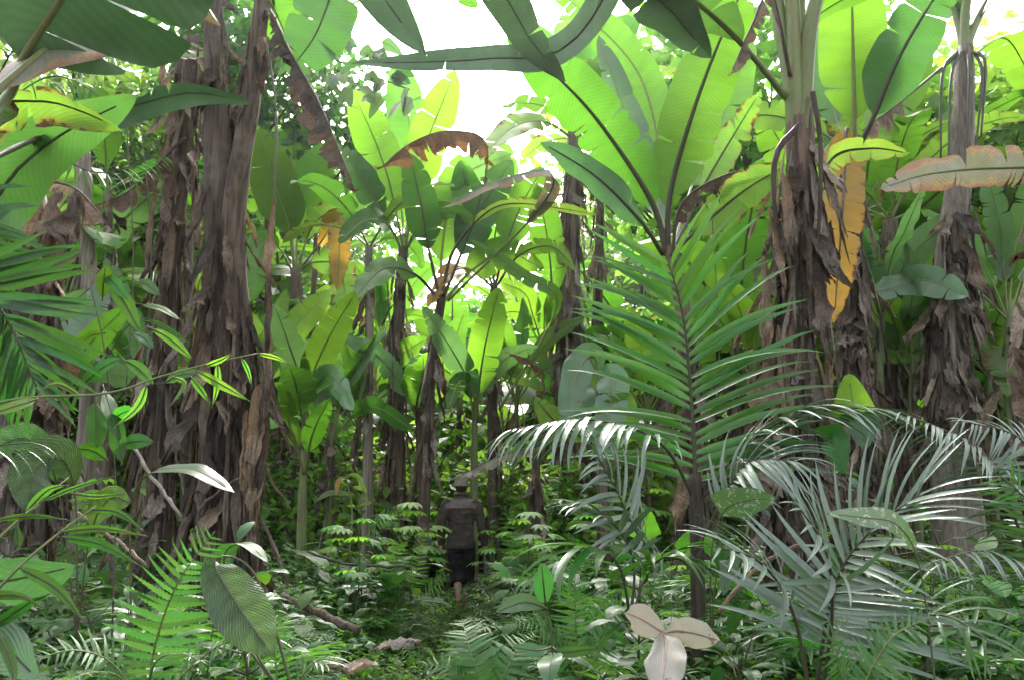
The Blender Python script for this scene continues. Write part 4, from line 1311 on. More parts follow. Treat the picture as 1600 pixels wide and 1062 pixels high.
# H: left of centre plant with orange torn leaf
q, b = banana(463, 14, 'banana plant with a big bright leaf just right of the left stem cluster')
_, sp, bs = pseudostem(q, [b - (0, 0, .1), P(465, 560, 14), P(462, 422, 14)], 0.18, 0.10, 'stem', 21)
skirt(q, sp, bs, 26, 0.3, 0.97, 22, lmin=0.35, lmax=0.9)
for i, (pl, w, mt, rl, tr) in enumerate((([(460, 425, 14), (450, 350, 13.8), (430, 290, 13.6), (405, 200, 13.2)], 40, 'banana_bright', 0, 1), ([(463, 425, 14), (465, 350, 14), (480, 290, 14), (520, 220, 14)], 34, 'banana_bright', 0, 3),
                                         ([(465, 425, 14), (485, 360, 13.8), (520, 330, 13.6), (560, 350, 13.4)], 26, 'banana_worn', 30, 4), ([(462, 425, 14.2), (455, 340, 14.6), (455, 260, 15), (470, 180, 15)], 38, 'banana', 0, 2),
                                         ([(458, 425, 14), (430, 380, 13.6), (405, 390, 13.4), (392, 470, 13.2)], 24, 'banana_bright', 0, 3), ([(466, 425, 14), (500, 380, 13.6), (530, 345, 13.4), (527, 455, 13.2)], 20, 'banana_yellow', 0, 9),
                                         ([(466, 425, 14), (490, 410, 13.5), (530, 420, 13.3), (545, 500, 13.1)], 26, 'banana_worn', 10, 9))):
    px_leaf(q, pl, w, mat=mt, seed=120 + i, roll=rl, bstart=0.26, tears=tr, label='orange torn dying leaf' if i == 5 else None)

# M: young bright plant
q, b = banana(476, 10.5, 'young banana plant with fresh upright leaves right of the left cluster')
_, sp, bs = pseudostem(q, [b - (0, 0, .1), P(476, 690, 10.5), P(480, 610, 10.5)], 0.07, 0.04, 'stem_green', 23, sides=10, knob=0.03)
for i, (pl, w, mt, rl) in enumerate((([(480, 700, 10.5), (484, 605, 10.4), (510, 535, 10.2), (556, 456, 9.8)], 27, 'banana_bright', 5), ([(476, 690, 10.5), (470, 600, 10.4), (452, 540, 10.2), (428, 474, 10)], 24, 'banana_grey', -10),
                                     ([(480, 680, 10.5), (484, 625, 10.3), (515, 585, 10.1), (552, 640, 9.8)], 20, 'banana_grey', 30), ([(478, 700, 10.4), (470, 640, 10.2), (462, 600, 10), (452, 570, 9.7)], 30, 'banana', 0),
                                     ([(478, 740, 10.4), (485, 690, 10.2), (498, 655, 10.1), (516, 622, 10)], 18, 'banana_bright', 0), ([(474, 740, 10.4), (462, 690, 10.3), (452, 660, 10.3), (450, 610, 10.2)], 15, 'banana_bright', 0),
                                     ([(474, 700, 10.4), (440, 640, 10.2), (420, 620, 10), (400, 640, 9.8)], 14, 'banana_bright', 30))):
    px_leaf(q, pl, w, mat=mt, seed=130 + i, roll=rl, bstart=0.3 if i != 4 else 0.25, tears=4, tear_amp=4, rib_r=0.018)
# O: young pair
q, b = banana(742, 11.6, 'young banana plant with one blue-grey and one bright upright leaf above the man')
_, sp, bs = pseudostem(q, [b - (0, 0, .1), P(742, 680, 11.6), P(743, 615, 11.6)], 0.07, 0.04, 'stem_green', 25, sides=10, knob=0.03)
for i, (pl, w, mt, rl) in enumerate((([(744, 660, 11.6), (738, 608, 11.4), (705, 545, 11.2), (660, 478, 11)], 22, 'banana_grey', 0), ([(745, 660, 11.6), (748, 608, 11.5), (758, 540, 11.3), (780, 448, 11)], 28, 'banana_bright', 0),
                                     ([(742, 650, 11.6), (755, 600, 11.8), (790, 560, 12), (840, 540, 12.2)], 18, 'banana_grey', 20), ([(742, 655, 11.6), (730, 600, 11.3), (715, 600, 11), (700, 640, 10.8)], 16, 'banana', 30))):
    px_leaf(q, pl, w, mat=mt, seed=140 + i, roll=rl, bstart=0.22, tears=4, tear_amp=4)
# low plant with two drooping grey leaves and a bright one, left of the palm
q, b = banana(940, 9.0, 'low banana sucker with broad grey drooping leaves left of the spiny palm')
_, sp, bs = pseudostem(q, [b - (0, 0, .1), P(940, 720, 9), P(938, 610, 9)], 0.09, 0.05, 'stem', 27, sides=10)
for i, (pl, w, mt, rl, lb_) in enumerate((([(938, 640, 9), (930, 560, 8.9), (905, 575, 8.7), (880, 670, 8.5)], 24, 'banana_grey', 0, None), ([(940, 640, 9), (950, 580, 8.8), (958, 610, 8.6), (940, 720, 8.4)], 27, 'banana_grey', 0, None),
                                          ([(942, 720, 9), (955, 690, 8.8), (965, 650, 8.6), (985, 615, 8.5)], 36, 'banana_bright', 0, None), ([(935, 720, 9), (905, 680, 8.9), (870, 660, 8.7), (835, 620, 8.6)], 22, 'banana_worn', 0, 'yellow-green leaf with a dark midrib'),
                                          ([(938, 700, 9), (915, 650, 9), (900, 600, 9.2), (895, 550, 9.4)], 26, 'banana_grey', 10, None))):
    px_leaf(q, pl, w, mat=mt, seed=150 + i, roll=rl, bstart=0.25, tears=4, tear_amp=4, rib='petiole_dark' if i == 3 else 'petiole')
q, b = banana(835, 10.4, 'low withered banana sucker with rust-spotted arching leaf beside the man')
_, sp, bs = pseudostem(q, [b - (0, 0, .1), P(838, 740, 10.4), P(840, 700, 10.4)], 0.08, 0.05, 'stem', 28, sides=10)
drooped_dead_leaf(q, [(840, 760, 10.4), (830, 705, 10.3), (780, 712, 10.1), (705, 750, 9.9)], 20, 'dry_pale', 157, tears=8, bstart=0.25)
drooped_dead_leaf(q, [(840, 720, 10.4), (850, 600, 10.2), (830, 565, 10), (790, 550, 9.8)], 16, 'dry_orange', 158, tears=8, bstart=0.35)
skirt(q, sp, bs, 12, 0.3, 0.97, 29, lmin=0.3, lmax=0.6)

# young suckers with a few upright leaves
YOUNG = [(1375, 9.6, 470, 'grey-green banana sucker whose pale leaves catch the sky left of the right stem', ('banana_grey', 'banana_grey')), (1575, 9.4, 470, 'tall banana sucker with pale leaves at the far right', ('banana_grey', 'banana_bright')), (600, 15, 520, 'bright sucker between the thin centre poles', ('banana_bright', 'banana_bright')), (850, 14.5, 520, 'bright sucker leaning beside the thick centre stem', ('banana_bright', 'banana_bright')),
         (560, 13.2, 640, 'young banana sucker left of the thin smooth pole', ('banana_bright', 'banana_grey')), (806, 13.4, 600, 'young banana sucker up behind the man on his right', ('banana_bright', 'banana')),
         (716, 14.2, 610, 'pale young banana sucker far behind the man', ('banana_grey', 'banana_bright')), (518, 12.2, 660, 'young grey-green banana sucker right of the fresh upright one', ('banana_grey', 'banana')),
         (1010, 11.5, 620, 'young banana sucker behind the feathery frond on its left', ('banana_bright', 'banana')), (1175, 10.5, 560, 'young bright banana sucker tucked left of the thick right stem', ('banana_bright', 'banana_bright')),
         (1425, 10.4, 560, 'young banana sucker between the two big right stems', ('banana_grey', 'banana_bright')), (1545, 10.6, 560, 'young bright banana sucker right of the stout right stem', ('banana_bright', 'banana')),
         (228, 10.6, 600, 'young banana sucker seen left of the shaggy stem', ('banana_grey', 'banana')), (405, 11.6, 600, 'young bright banana sucker behind the left cluster', ('banana_bright', 'banana_bright')), (90, 9.2, 620, 'young banana sucker beside the grey pole at left', ('banana', 'banana_grey'))]
ry = np.random.RandomState(91)
for px, d, yb, lab, mm in YOUNG:
    q, b = banana(px, d, lab)
    _, sp, bs = pseudostem(q, [b - (0, 0, .1), P(px, (yb + 750) / 2, d), P(px + 3, yb, d)], 0.07, 0.04, 'stem_green', px, sides=10, knob=0.03)
    skirt(q, sp, bs, 7, 0.45, 0.98, px, lmin=0.3, lmax=0.8)
    for k in range(6):
        ln = ry.uniform(120, 190) * 12 / d
        a = -1.15 + 0.46 * k + ry.normal(0, 0.12)
        dd = ry.uniform(-0.7, 0.7)
        x1, y1 = px + ln * math.sin(a), yb - ln * math.cos(a) * (1 if abs(a) < 0.9 else 0.6) + (30 if abs(a) > 0.9 else 0)
        px_leaf(q, [(px, yb + 30, d), (px + ln * 0.25 * math.sin(a), yb - ln * 0.35 * math.cos(a), d + dd * 0.2), ((px + x1) / 2 + 4, (yb + y1) / 2 - 12 - 14 * abs(a), d + dd * 0.6), (x1, y1, d + dd)], ry.uniform(16, 26) * 12 / d,
                mat=mm[k % 2], seed=px + k, roll=ry.normal(0, 35), bstart=0.25, tears=ry.randint(2, 7), tear_amp=5, rib_r=0.014)

# A: left clusters
q, b = banana(360, 7.0, 'massive cluster of dry leaning banana stems left of centre, black and shaggy')
_, sp1, b1 = pseudostem(q, [b - (0.12, 0, .1), P(345, 620, 7.0), P(345, 330, 7.0), P(332, -40, 7.0)], 0.18, 0.085, 'stem', 30, sides=20, rings=50)
_, sp2, b2 = pseudostem(q, [b + (0.14, 0.1, -.1), P(376, 640, 7.1), P(362, 360, 6.95), P(392, 150, 6.8), P(412, -20, 6.7)], 0.17, 0.065, 'stem', 31, sides=18, rings=50)
skirt(q, sp1, b1, 44, 0.15, 0.66, 32, ('dry_dark', 'dry', 'dry_dark', 'dry'), ('strip', 'strip', 'sheet', 'strip', 'roll'), lmin=0.6, lmax=1.6, wid=0.75)
skirt(q, sp2, b2, 38, 0.12, 0.58, 33, ('dry_dark', 'dry', 'dry'), ('strip', 'strip', 'sheet', 'strip', 'roll'), lmin=0.6, lmax=1.6, wid=0.75)
skirt(q, sp1, b1, 9, 0.78, 0.98, 34, ('dry_dark', 'dry'), ('strip', 'sheet', 'roll', 'flap'), lmin=0.4, lmax=0.8)
skirt(q, sp2, b2, 6, 0.85, 0.99, 35, ('dry_dark', 'dry'), ('strip', 'sheet', 'flap'), lmin=0.3, lmax=0.7)
drooped_dead_leaf(q, [(408, 40, 6.7), (420, 15, 6.6), (455, 85, 6.5), (500, 165, 6.4), (556, 300, 6.3)], 50, 'dry_dark', 36, tears=26, miss=0.14, label='long black dead leaf hanging in tatters')
px_leaf(q, [(410, 0, 6.7), (430, -70, 6.6), (520, -60, 6.6), (500, 40, 6.6), (450, 115, 6.6)], 58, bstart=0.45, mat='banana_dark', seed=37, rib='petiole_dark', label='dark green leaf drooping with its tip down')
hang_petiole(q, P(432, 175, 6.6), P(428, 320, 6.5), 0.014, 0.1, 'petiole_dark')
hang_petiole(q, P(412, 60, 6.6), P(432, 180, 6.6), 0.014, 0.1, 'petiole_dark')
rq = np.random.RandomState(78)
for px, py, L, kd, mk in ((428, 305, 0.95, 'roll', 'dry'), (424, 400, 1.0, 'roll', 'dry_dark'), (420, 470, 1.0, 'roll', 'dry'), (425, 560, 0.8, 'sheet', 'dry_dark'), (405, 600, 0.9, 'flap', 'dry'), (420, 640, .9, 'sheet', 'dry_dark'), (400, 680, .8, 'flap', 'dry'), (385, 640, .9, 'sheet', 'dry')):
    dry_piece(q, P(px, py, 6.55), -1.5 + rq.normal(0, .3), L, kd, mk, rq, tilt=0.05, width=0.85)
for k in (1, 4):
    rosette_leaf(q, P(332, -40, 7.0), (0.2, 1.5, 2.6, 3.9, 5.2)[k], 0.7 + 0.08 * k, 0.5, 2.0, 1.3, 0.33, 'banana', 960 + k)
for k in (0, 2):
    rosette_leaf(q, P(412, -20, 6.7), (0.5, 1.7, 2.9, 4.3, 5.6)[k], 0.8 + 0.08 * k, 0.5, 2.0, 1.2, 0.33, 'banana', 970 + k)

q, b = banana(262, 7.4, 'shaggy grey banana stem hung with dry sheaths, second from left of the near stems')
_, sp, bs = pseudostem(q, [b - (0, 0, .1), P(252, 640, 7.4), P(268, 400, 7.4), P(292, 190, 7.4), P(300, 60, 7.4)], 0.12, 0.075, 'stem', 38, sides=18, rings=48)
skirt(q, sp, bs, 50, 0.15, 0.99, 39, ('dry', 'dry', 'dry_dark', 'dry_pale'), lmin=0.4, lmax=1.2, wid=0.85)
for px, py, L, kd in ((265, 175, 0.7, 'roll'), (260, 260, 0.8, 'sheet'), (275, 140, 0.7, 'flap'), (245, 300, 0.8, 'roll'), (270, 340, .9, 'sheet'), (250, 420, .8, 'sheet'), (285, 60, .6, 'sheet'), (262, 70, .6, 'roll')):
    dry_piece(q, P(px, py, 7.15), -1.5 + rq.normal(0, .3), L, kd, 'dry', rq, tilt=0.05, width=0.8)
drooped_dead_leaf(q, [(290, 215, 7.2), (262, 240, 7.1), (200, 300, 6.9), (120, 330, 6.7)], 34, 'dry_dark', 40, tears=12)
px_leaf(q, [(300, 70, 7.3), (330, 90, 7.2), (285, 90, 6.9), (205, 95, 6.6)], 22, bstart=0.2, mode='up', roll=-40, mat='banana_worn', seed=41)
for k in (1, 2):
    rosette_leaf(q, P(300, 50, 7.4), (0.9, 2.4, 3.6, 5.4)[k], 0.8, 0.5, 1.9, 1.2, 0.30, 'banana', 980 + k)

q, b = banana(136, 10.5, 'slim smooth grey banana pole standing alone at left', cat='banana plant', name='dry_banana_plant')
_, sp, bs = pseudostem(q, [b - (0, 0, .1), P(140, 560, 10.5), P(128, 235, 10.5)], 0.13, 0.10, 'stem_pole', 43, sides=14, rings=40)
skirt(q, sp, bs, 8, 0.6, 0.95, 44, lmin=0.3, lmax=0.7)
q, b = banana(172, 12, 'slim dark pole behind the grey one at left', cat='banana plant', name='dry_banana_plant')
_, sp, bs = pseudostem(q, [b - (0, 0, .1), P(170, 560, 12), P(168, 300, 12)], 0.09, 0.07, 'stem', 45, sides=12)
skirt(q, sp, bs, 14, 0.4, 0.97, 46, lmin=0.3, lmax=0.7)
for k in range(5):
    rosette_leaf(q, P(168, 300, 12), k * 1.25, 0.7 + 0.1 * k, 0.4, 1.7, 1.2, 0.26, ('banana', 'banana_bright')[k % 2], 990 + k)
q, b = banana(40, 6.6, 'squat dead banana stem heaped with dry leaves at the left edge')
_, sp, bs = pseudostem(q, [b - (0, 0, .1), P(45, 640, 6.6), P(42, 400, 6.6), P(30, 270, 6.6)], 0.22, 0.17, 'stem_pole', 47, sides=18)
skirt(q, sp, bs, 60, 0.2, 0.99, 48, lmin=0.35, lmax=0.95, wid=1.2)
for px, py, L, kd in ((95, 300, 0.6, 'flap'), (110, 340, 0.6, 'sheet'), (80, 360, 0.7, 'sheet'), (120, 300, .7, 'flap'), (60, 300, .7, 'sheet'), (10, 330, .8, 'sheet')):
    dry_piece(q, P(px, py, 6.3), -1.4 + rq.normal(0, .4), L, kd, 'dry', rq, tilt=0.15, width=1.3)
drooped_dead_leaf(q, [(40, 300, 6.5), (80, 285, 6.4), (125, 300, 6.3), (175, 360, 6.2)], 40, 'dry', 49, tears=10)

# dead curled leaf hanging in at the right edge
q, b = banana(1640, 5.4, 'brown banana stem at the right edge with a big curled dead leaf hanging from it')
_, sp, bs = pseudostem(q, [b - (0, 0, .1), P(1645, 600, 5.4), P(1650, 300, 5.4), P(1660, 0, 5.4)], 0.15, 0.1, 'stem', 50)
skirt(q, sp, bs, 30, 0.3, 0.95, 51, lmin=0.4, lmax=0.9)
for px, py, L, kd in ((1590, 470, 0.55, 'roll'), (1580, 540, 0.5, 'flap'), (1570, 580, 0.45, 'roll'), (1592, 560, .6, 'sheet'), (1600, 610, .3, 'flap')):
    dry_piece(q, P(px, py, 5.2), -1.7 + rq.normal(0, .3), L, kd, 'dry', rq, tilt=0.1, width=1.5, roll=0.25)
px_leaf(q, [(1650, 330, 5.3), (1645, 268, 5.2), (1560, 262, 5.0), (1450, 272, 4.9), (1374, 296, 4.8)], 40, bstart=0.2, mode='cam', roll=12, mat='banana_pink', seed=53, fold=6, curl=-30, tears=7, tear_amp=12, ragged=0.22, rib_r=0.018, label='scorched pinkish dying leaf reaching in from the right edge')
for k in (0, 2, 4):
    rosette_leaf(q, P(1660, 0, 5.4), (0.1, 1.3, 2.4, 3.4, 4.6)[k], 0.7 + 0.08 * k, 0.5, 1.9, 1.3, 0.31, 'banana', 1000 + k)

# near plants beside the viewer whose leaves arch in from above
q = thing('banana_plant', (-1.75, 1.9, gz(-1.75, 1.9)), 'near banana plant whose big leaves reach in at the top left corner', 'banana plant', 'banana plants')
c0 = np.array((-1.95, 2.2, 2.35))
_, sp, bs = pseudostem(q, [(-1.75, 1.9, 0), (-1.85, 2.0, 1.2), c0], 0.14, 0.08, 'stem', 55)
leaf_part(q, [c0, P(0, 165, 2.8), P(40, 85, 2.75), P(95, 0, 2.65), P(170, -120, 2.5), P(290, -260, 2.3)], 0.50, bstart=0.52, mode='cam', roll=8, mat='banana_opaque', rib='petiole', rib_r=0.03, seed=56, fold=-6, curl=-8, tears=2, tear_amp=5, label='broad grey-green leaf seen from below')
leaf_part(q, [c0, P(-40, 175, 3.2), P(60, 158, 3.3), P(130, 175, 3.35), P(192, 205, 3.4)], 0.16, bstart=0.3, mode='up', roll=-35, mat='banana_worn', rib='petiole_dark', rib_r=0.018, seed=57, fold=-25, tears=3, label='drooping leaf with rust-eaten margin')
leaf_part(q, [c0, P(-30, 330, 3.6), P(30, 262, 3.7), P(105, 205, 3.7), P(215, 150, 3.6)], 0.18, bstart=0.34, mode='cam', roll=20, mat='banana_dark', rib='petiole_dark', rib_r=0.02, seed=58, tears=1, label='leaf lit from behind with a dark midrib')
leaf_part(q, [c0, P(120, 190, 4.2), P(200, 168, 4.6), P(300, 145, 4.8), P(395, 162, 5.0)], 0.13, bstart=0.45, mode='up', roll=-38, mat='banana_opaque', rib='petiole_dark', rib_r=0.018, seed=59, fold=-8, tears=4)
leaf_part(q, [c0, c0 + np.array((0.1, 0.3, 0.5)), P(250, -60, 3.4), P(300, -20, 3.6), P(345, 40, 3.7)], 0.20, bstart=0.3, mode='up', mat='banana_pink', rib='petiole', rib_r=0.018, seed=60, tears=3, fold=-10)
q = thing('banana_plant', (2.5, 2.2, gz(2.5, 2.2)), 'near tall banana plant whose dark leaves arch across the bright sky overhead', 'banana plant', 'banana plants')
c0 = np.array((2.3, 2.6, 4.6))
_, sp, bs = pseudostem(q, [(2.5, 2.2, 0), (2.4, 2.4, 2.2), c0], 0.17, 0.09, 'stem', 65)
for i, (pl, w, rl) in enumerate(((((1400, -600, 3.2), (1150, -330, 4.0), (1010, -60, 4.6), (1060, 30, 5.0), (1112, 92, 5.2)), 60, 10), (((1300, -650, 3.2), (900, -350, 4.2), (760, -120, 5.0), (815, 40, 5.4), (885, 130, 5.6)), 55, 12), (((1300, -700, 3.2), (850, -460, 4.2), (520, -190, 5.0), (590, -20, 5.4), (668, 88, 5.6)), 74, 6),
                                 (((1300, -650, 3.2), (1100, -250, 4.4), (900, 60, 5.6), (760, 92, 5.9), (545, 100, 6.0)), 34, 35))):
    leaf_part(q, [c0] + [P(*p) for p in pl[1:]], w * 5.2 / FPX, bstart=0.40, mode='cam', roll=rl, mat='banana_opaque', rib='petiole_dark', rib_r=0.022, seed=66 + i, tears=2, tear_amp=5)


# ------------------------------------------------------------------ the walking person
def union_mesh(mb, name, mats, voxel, smooth=4, wrinkle=0.0, wscale=9.0, seed=0):
    """fuse overlapping closed pieces into one continuous surface"""
    me = mb.mesh('tmp', mats)
    ob = bpy.data.objects.new('tmp', me)
    C.objects.link(ob)
    md = ob.modifiers.new('r', 'REMESH')
    md.mode = 'VOXEL'
    md.voxel_size = voxel
    md.use_smooth_shade = True
    if smooth:
        sm = ob.modifiers.new('s', 'SMOOTH')
        sm.factor = 0.5
        sm.iterations = smooth
    dg = bpy.context.evaluated_depsgraph_get()
    res = bpy.data.meshes.new_from_object(ob.evaluated_get(dg))
    bpy.data.objects.remove(ob)
    bpy.data.meshes.remove(me)
    res.name = name
    if wrinkle:
        for v in res.vertices:
            n = v.normal
            c = v.co
            w = mnoise.noise((c.x * wscale + seed, c.y * wscale, c.z * wscale * 1.9)) + 0.5 * mnoise.noise((c.x * wscale * 2.2, c.y * wscale * 2.2 + seed, c.z * wscale * 3))
            v.co = c + n * (w * wrinkle)
    return res


def loft(mb, rings, sides=18):
    """rings: (x, y, z, rx, ry)"""
    R = np.array(rings, float)
    a = np.arange(sides) * 2 * math.pi / sides
    V = np.stack([R[:, None, 0] + np.cos(a) * R[:, None, 3], R[:, None, 1] + np.sin(a) * R[:, None, 4], np.broadcast_to(R[:, None, 2], (len(R), sides))], -1)
    F = []
    for i in range(len(R) - 1):
        for j in range(sides):
            k = (j + 1) % sides
            F.append((i * sides + j, i * sides + k, (i + 1) * sides + k, (i + 1) * sides + j))
    F.append(tuple(range(sides - 1, -1, -1)))
    F.append(tuple((len(R) - 1) * sides + j for j in range(sides)))
    mb.add(V.reshape(-1, 3), F)


def limb(mb, pts, rads, sides=12, n=24):
    sp = spline(pts, n)
    L = np.linspace(0, 1, len(pts))
    tube(mb, sp, np.interp(np.linspace(0, 1, n), L, rads), sides)


def build_person():
    d = 10.2
    x, y = P(721, 750, d)[0], d
    z = gz(x, y)
    r = thing('person', (x, y, z), 'man in dark shirt, black cropped trousers and khaki cap walking away barefoot', 'person')
    # joints; he faces +Y (away), x to the right
    hipL, hipR = (-0.085, 0.0, 0.86), (0.085, 0.0, 0.86)
    kneeL, ankL = (-0.05, 0.06, 0.46), (0.0, -0.17, 0.13)
    kneeR, ankR = (0.085, 0.15, 0.48), (0.06, 0.16, 0.08)
    shL, shR = (-0.185, 0.0, 1.335), (0.185, 0.0, 1.335)
    elL, elR = (-0.25, -0.04, 1.06), (0.262, -0.01, 1.06)
    wrL, wrR = (-0.25, 0.05, 0.83), (0.30, 0.07, 0.82)
    b = MB()
    # head, neck, trunk, limbs, hands and feet as one body
    loft(b, [(0, 0.02, 1.42, .03, .03), (0, 0.03, 1.45, .055, .062), (0, 0.03, 1.50, .068, .085), (0, 0.025, 1.55, .076, .096), (0, 0.02, 1.60, .076, .096), (0, 0.015, 1.645, .062, .08), (0, 0.01, 1.672, .03, .04)])
    b_nose = [(0, 0.115, 1.555), (0, 0.135, 1.53), (0, 0.12, 1.515)]
    limb(b, b_nose, (0.008, 0.016, 0.010), 8, 8)
    for s in (-1, 1):
        limb(b, [(s * 0.076, 0.02, 1.565), (s * 0.088, 0.012, 1.545), (s * 0.08, 0.018, 1.515)], (0.008, 0.018, 0.008), 8, 8)
    limb(b, [(0, 0.0, 1.33), (0, 0.008, 1.40), (0, 0.018, 1.48)], (0.07, 0.054, 0.054))
    loft(b, [(0, 0, 0.80, .12, .09), (0, 0, 0.90, .145, .10), (0, 0, 1.05, .125, .09), (0, 0, 1.20, .15, .10), (0, 0, 1.32, .155, .09), (0, 0, 1.38, .08, .06)])
    for sh, el, wr in ((shL, elL, wrL), (shR, elR, wrR)):
        limb(b, [sh, el, wr], (0.05, 0.04, 0.027))
    for hp, kn, an in ((hipL, kneeL, ankL), (hipR, kneeR, ankR)):
        mid = tuple((np.array(kn) * 0.62 + np.array(an) * 0.38) + np.array((0, -0.022, 0)))
        limb(b, [hp, kn, mid, an], (0.085, 0.055, 0.054, 0.032))
        limb(b, [(an[0], an[1] - 0.045, an[2] - 0.05), (an[0], an[1] + 0.05, an[2] - 0.045), (an[0] + 0.01 * (1 if an[0] > 0.03 else -1), an[1] + 0.17, an[2] - 0.062)], (0.034, 0.038, 0.022))
        for tix in range(5):
            limb(b, [(an[0] - 0.03 + tix * 0.016, an[1] + 0.15, an[2] - 0.062), (an[0] - 0.035 + tix * 0.018, an[1] + 0.19 - 0.006 * abs(tix - 1), an[2] - 0.068)], (0.009, 0.008), 6, 4)
    for s, wr in ((-1, wrL), (1, wrR)):
        w = np.array(wr)
        dn = nrm(np.array((0.02 * s, 0.12, -0.9)))
        limb(b, [w, w + dn * 0.05, w + dn * 0.095], (0.026, 0.036, 0.032), 10, 10)
        for f in range(4):
            off = np.array((0.0, -0.030 + f * 0.020, 0.0))
            k1 = w + dn * 0.09 + off
            Lf = (0.066, 0.078, 0.074, 0.058)[f]
            curl = (0.75 if s > 0 else 0.35)
            k2 = k1 + dn * Lf * 0.5 + np.array((-s * 0.012 * curl, 0.0, 0))
            k3 = k2 + np.array((-s * 0.035 * curl, 0.004, -Lf * 0.42 * (1 - curl * 0.5)))
            limb(b, [k1, k2, k3], (0.0095, 0.009, 0.007), 8, 8)
        t1 = w + dn * 0.03 + np.array((0, 0.026, 0))
        limb(b, [t1, t1 + np.array((-s * 0.012, 0.030, -0.030)), t1 + np.array((-s * 0.026, 0.030, -0.062))], (0.013, 0.011, 0.008), 8, 8)
    body = link('body', union_mesh(b, 'body', M['skin'], 0.0065, 3), r)
    # hair below the cap
    h = MB()
    loft(h, [(0, 0.005, 1.455, .05, .064), (0, 0.006, 1.48, .070, .083), (0, 0.008, 1.54, .080, .097), (0, 0.006, 1.59, .080, .097)])
    hm = union_mesh(h, 'hair', M['hair'], 0.008, 3, 0.004, 40)
    link('hair', hm, r)
    # cap: crown, band and peak forward
    c = MB()
    loft(c, [(0, 0.008, 1.53, .088, .107), (0, 0.008, 1.56, .091, .110), (0, 0.006, 1.63, .087, .104), (0, 0.0, 1.662, .066, .082), (0, -0.002, 1.681, .03, .04), (0, -0.002, 1.685, .01, .012)], 24)
    cap = link('cap', union_mesh(c, 'cap', M['cap'], 0.007, 3, 0.002, 22), r)
    pk = MB()
    loft(pk, [(0, 0.135, 1.545, .075, .075), (0, 0.135, 1.556, .073, .074)], 20)
    link('peak', pk.mesh('peak', M['cap']), cap)
    st = MB()
    tube(st, [(math.cos(a) * 0.092, 0.008 + math.sin(a) * 0.111, 1.538) for a in np.linspace(0, 6.283, 26)], 0.006, 6, cap=False)
    link('strap', st.mesh('strap', M['cap']), cap)
    # shirt
    s_ = MB()
    loft(s_, [(-0.005, -0.004, 0.755, .190, .138), (-0.005, -0.004, 0.80, .190, .138), (0, 0, 0.90, .168, .120), (0, 0, 1.02, .158, .112), (0, -0.004, 1.15, .174, .118), (0, -0.006, 1.25, .190, .120), (0, -0.004, 1.315, .180, .102), (0, 0, 1.368, .125, .08), (0, 0.004, 1.41, .068, .062)], 26)
    for sh, el, wr in ((shL, elL, wrL), (shR, elR, wrR)):
        sh = np.array(sh); el = np.array(el); wr = np.array(wr)
        limb(s_, [sh * np.array((0.75, 1, 1)), sh + (el - sh) * 0.3, el, el + (wr - el) * 0.45, wr + (wr - el) * 0.06], (0.076, 0.074, 0.060, 0.054, 0.045), 14)
    sm = union_mesh(s_, 'shirt', [M['shirt']], 0.011, 3, 0.018, 8.5, 3)
    shirt = link('shirt', sm, r)
    yk = MB()          # lighter yoke over the shoulders, sewn just proud of the shirt
    n1 = 26
    V, F = [], []
    for i in range(9):
        q = i / 8
        zz = 1.262 + 0.11 * q
        wx = 0.186 + 0.012 - 0.075 * max(0, q - 0.35) / 0.65
        yy = -0.135 + 0.055 * q ** 1.6
        for j in range(n1):
            u = j / (n1 - 1) * 2 - 1
            V.append((u * wx, yy + 0.075 * abs(u) ** 2.4, zz - 0.02 * abs(u) ** 3))
    F = [(i * n1 + j, i * n1 + j + 1, (i + 1) * n1 + j + 1, (i + 1) * n1 + j) for i in range(8) for j in range(n1 - 1)]
    yk.add(V, F)
    yo = link('yoke', yk.mesh('yoke', M['yoke']), shirt)
    sw = yo.modifiers.new('fit', 'SHRINKWRAP')
    sw.target = shirt
    sw.wrap_method = 'NEAREST_SURFACEPOINT'
    sw.wrap_mode = 'ABOVE_SURFACE'
    sw.offset = 0.005
    cl = MB()
    tube(cl, [(math.cos(a) * 0.068, 0.006 + math.sin(a) * 0.064, 1.415 - 0.012 * math.sin(a)) for a in np.linspace(0, 6.283, 22)], 0.021, 8, cap=False)
    link('collar', cl.mesh('collar', M['shirt']), shirt)
    for s, wr, el in ((-1, wrL, elL), (1, wrR, elR)):
        w, e = np.array(wr), np.array(el)
        dv = nrm(w - e)
        cf = MB()
        limb(cf, [w - dv * 0.045, w - dv * 0.01, w + dv * 0.022], (0.052, 0.053, 0.050), 14, 8)
        link('cuff', cf.mesh('cuff', M['shirt']), shirt)
    # trousers rolled up below the knee
    t_ = MB()
    loft(t_, [(0, 0, 0.72, .13, .115), (0, 0, 0.78, .158, .108), (0, 0, 0.86, .145, .095), (0, 0, 0.92, .13, .085)], 24)
    for hp, kn, an in ((hipL, kneeL, ankL), (hipR, kneeR, ankR)):
        hp, kn, an = map(np.array, (hp, kn, an))
        limb(t_, [hp, hp + (kn - hp) * 0.5, kn, kn + (an - kn) * 0.38], (0.100, 0.108, 0.096, 0.092), 16)
    link('trousers', union_mesh(t_, 'trousers', M['trousers'], 0.011, 3, 0.009, 9, 9), r)
    for kn, an in ((kneeL, ankL), (kneeR, ankR)):
        kn, an = np.array(kn), np.array(an)
        hm_ = MB()
        limb(hm_, [kn + (an - kn) * 0.30, kn + (an - kn) * 0.36, kn + (an - kn) * 0.42], (0.094, 0.099, 0.095), 16, 8)
        link('rolled_hem', hm_.mesh('rolled_hem', M['trousers']), r)
    # machete in the right hand, a thing of its own
    w = np.array(wrR) + np.array((x, y, z)) + np.array((-0.012, 0.0, -0.10))
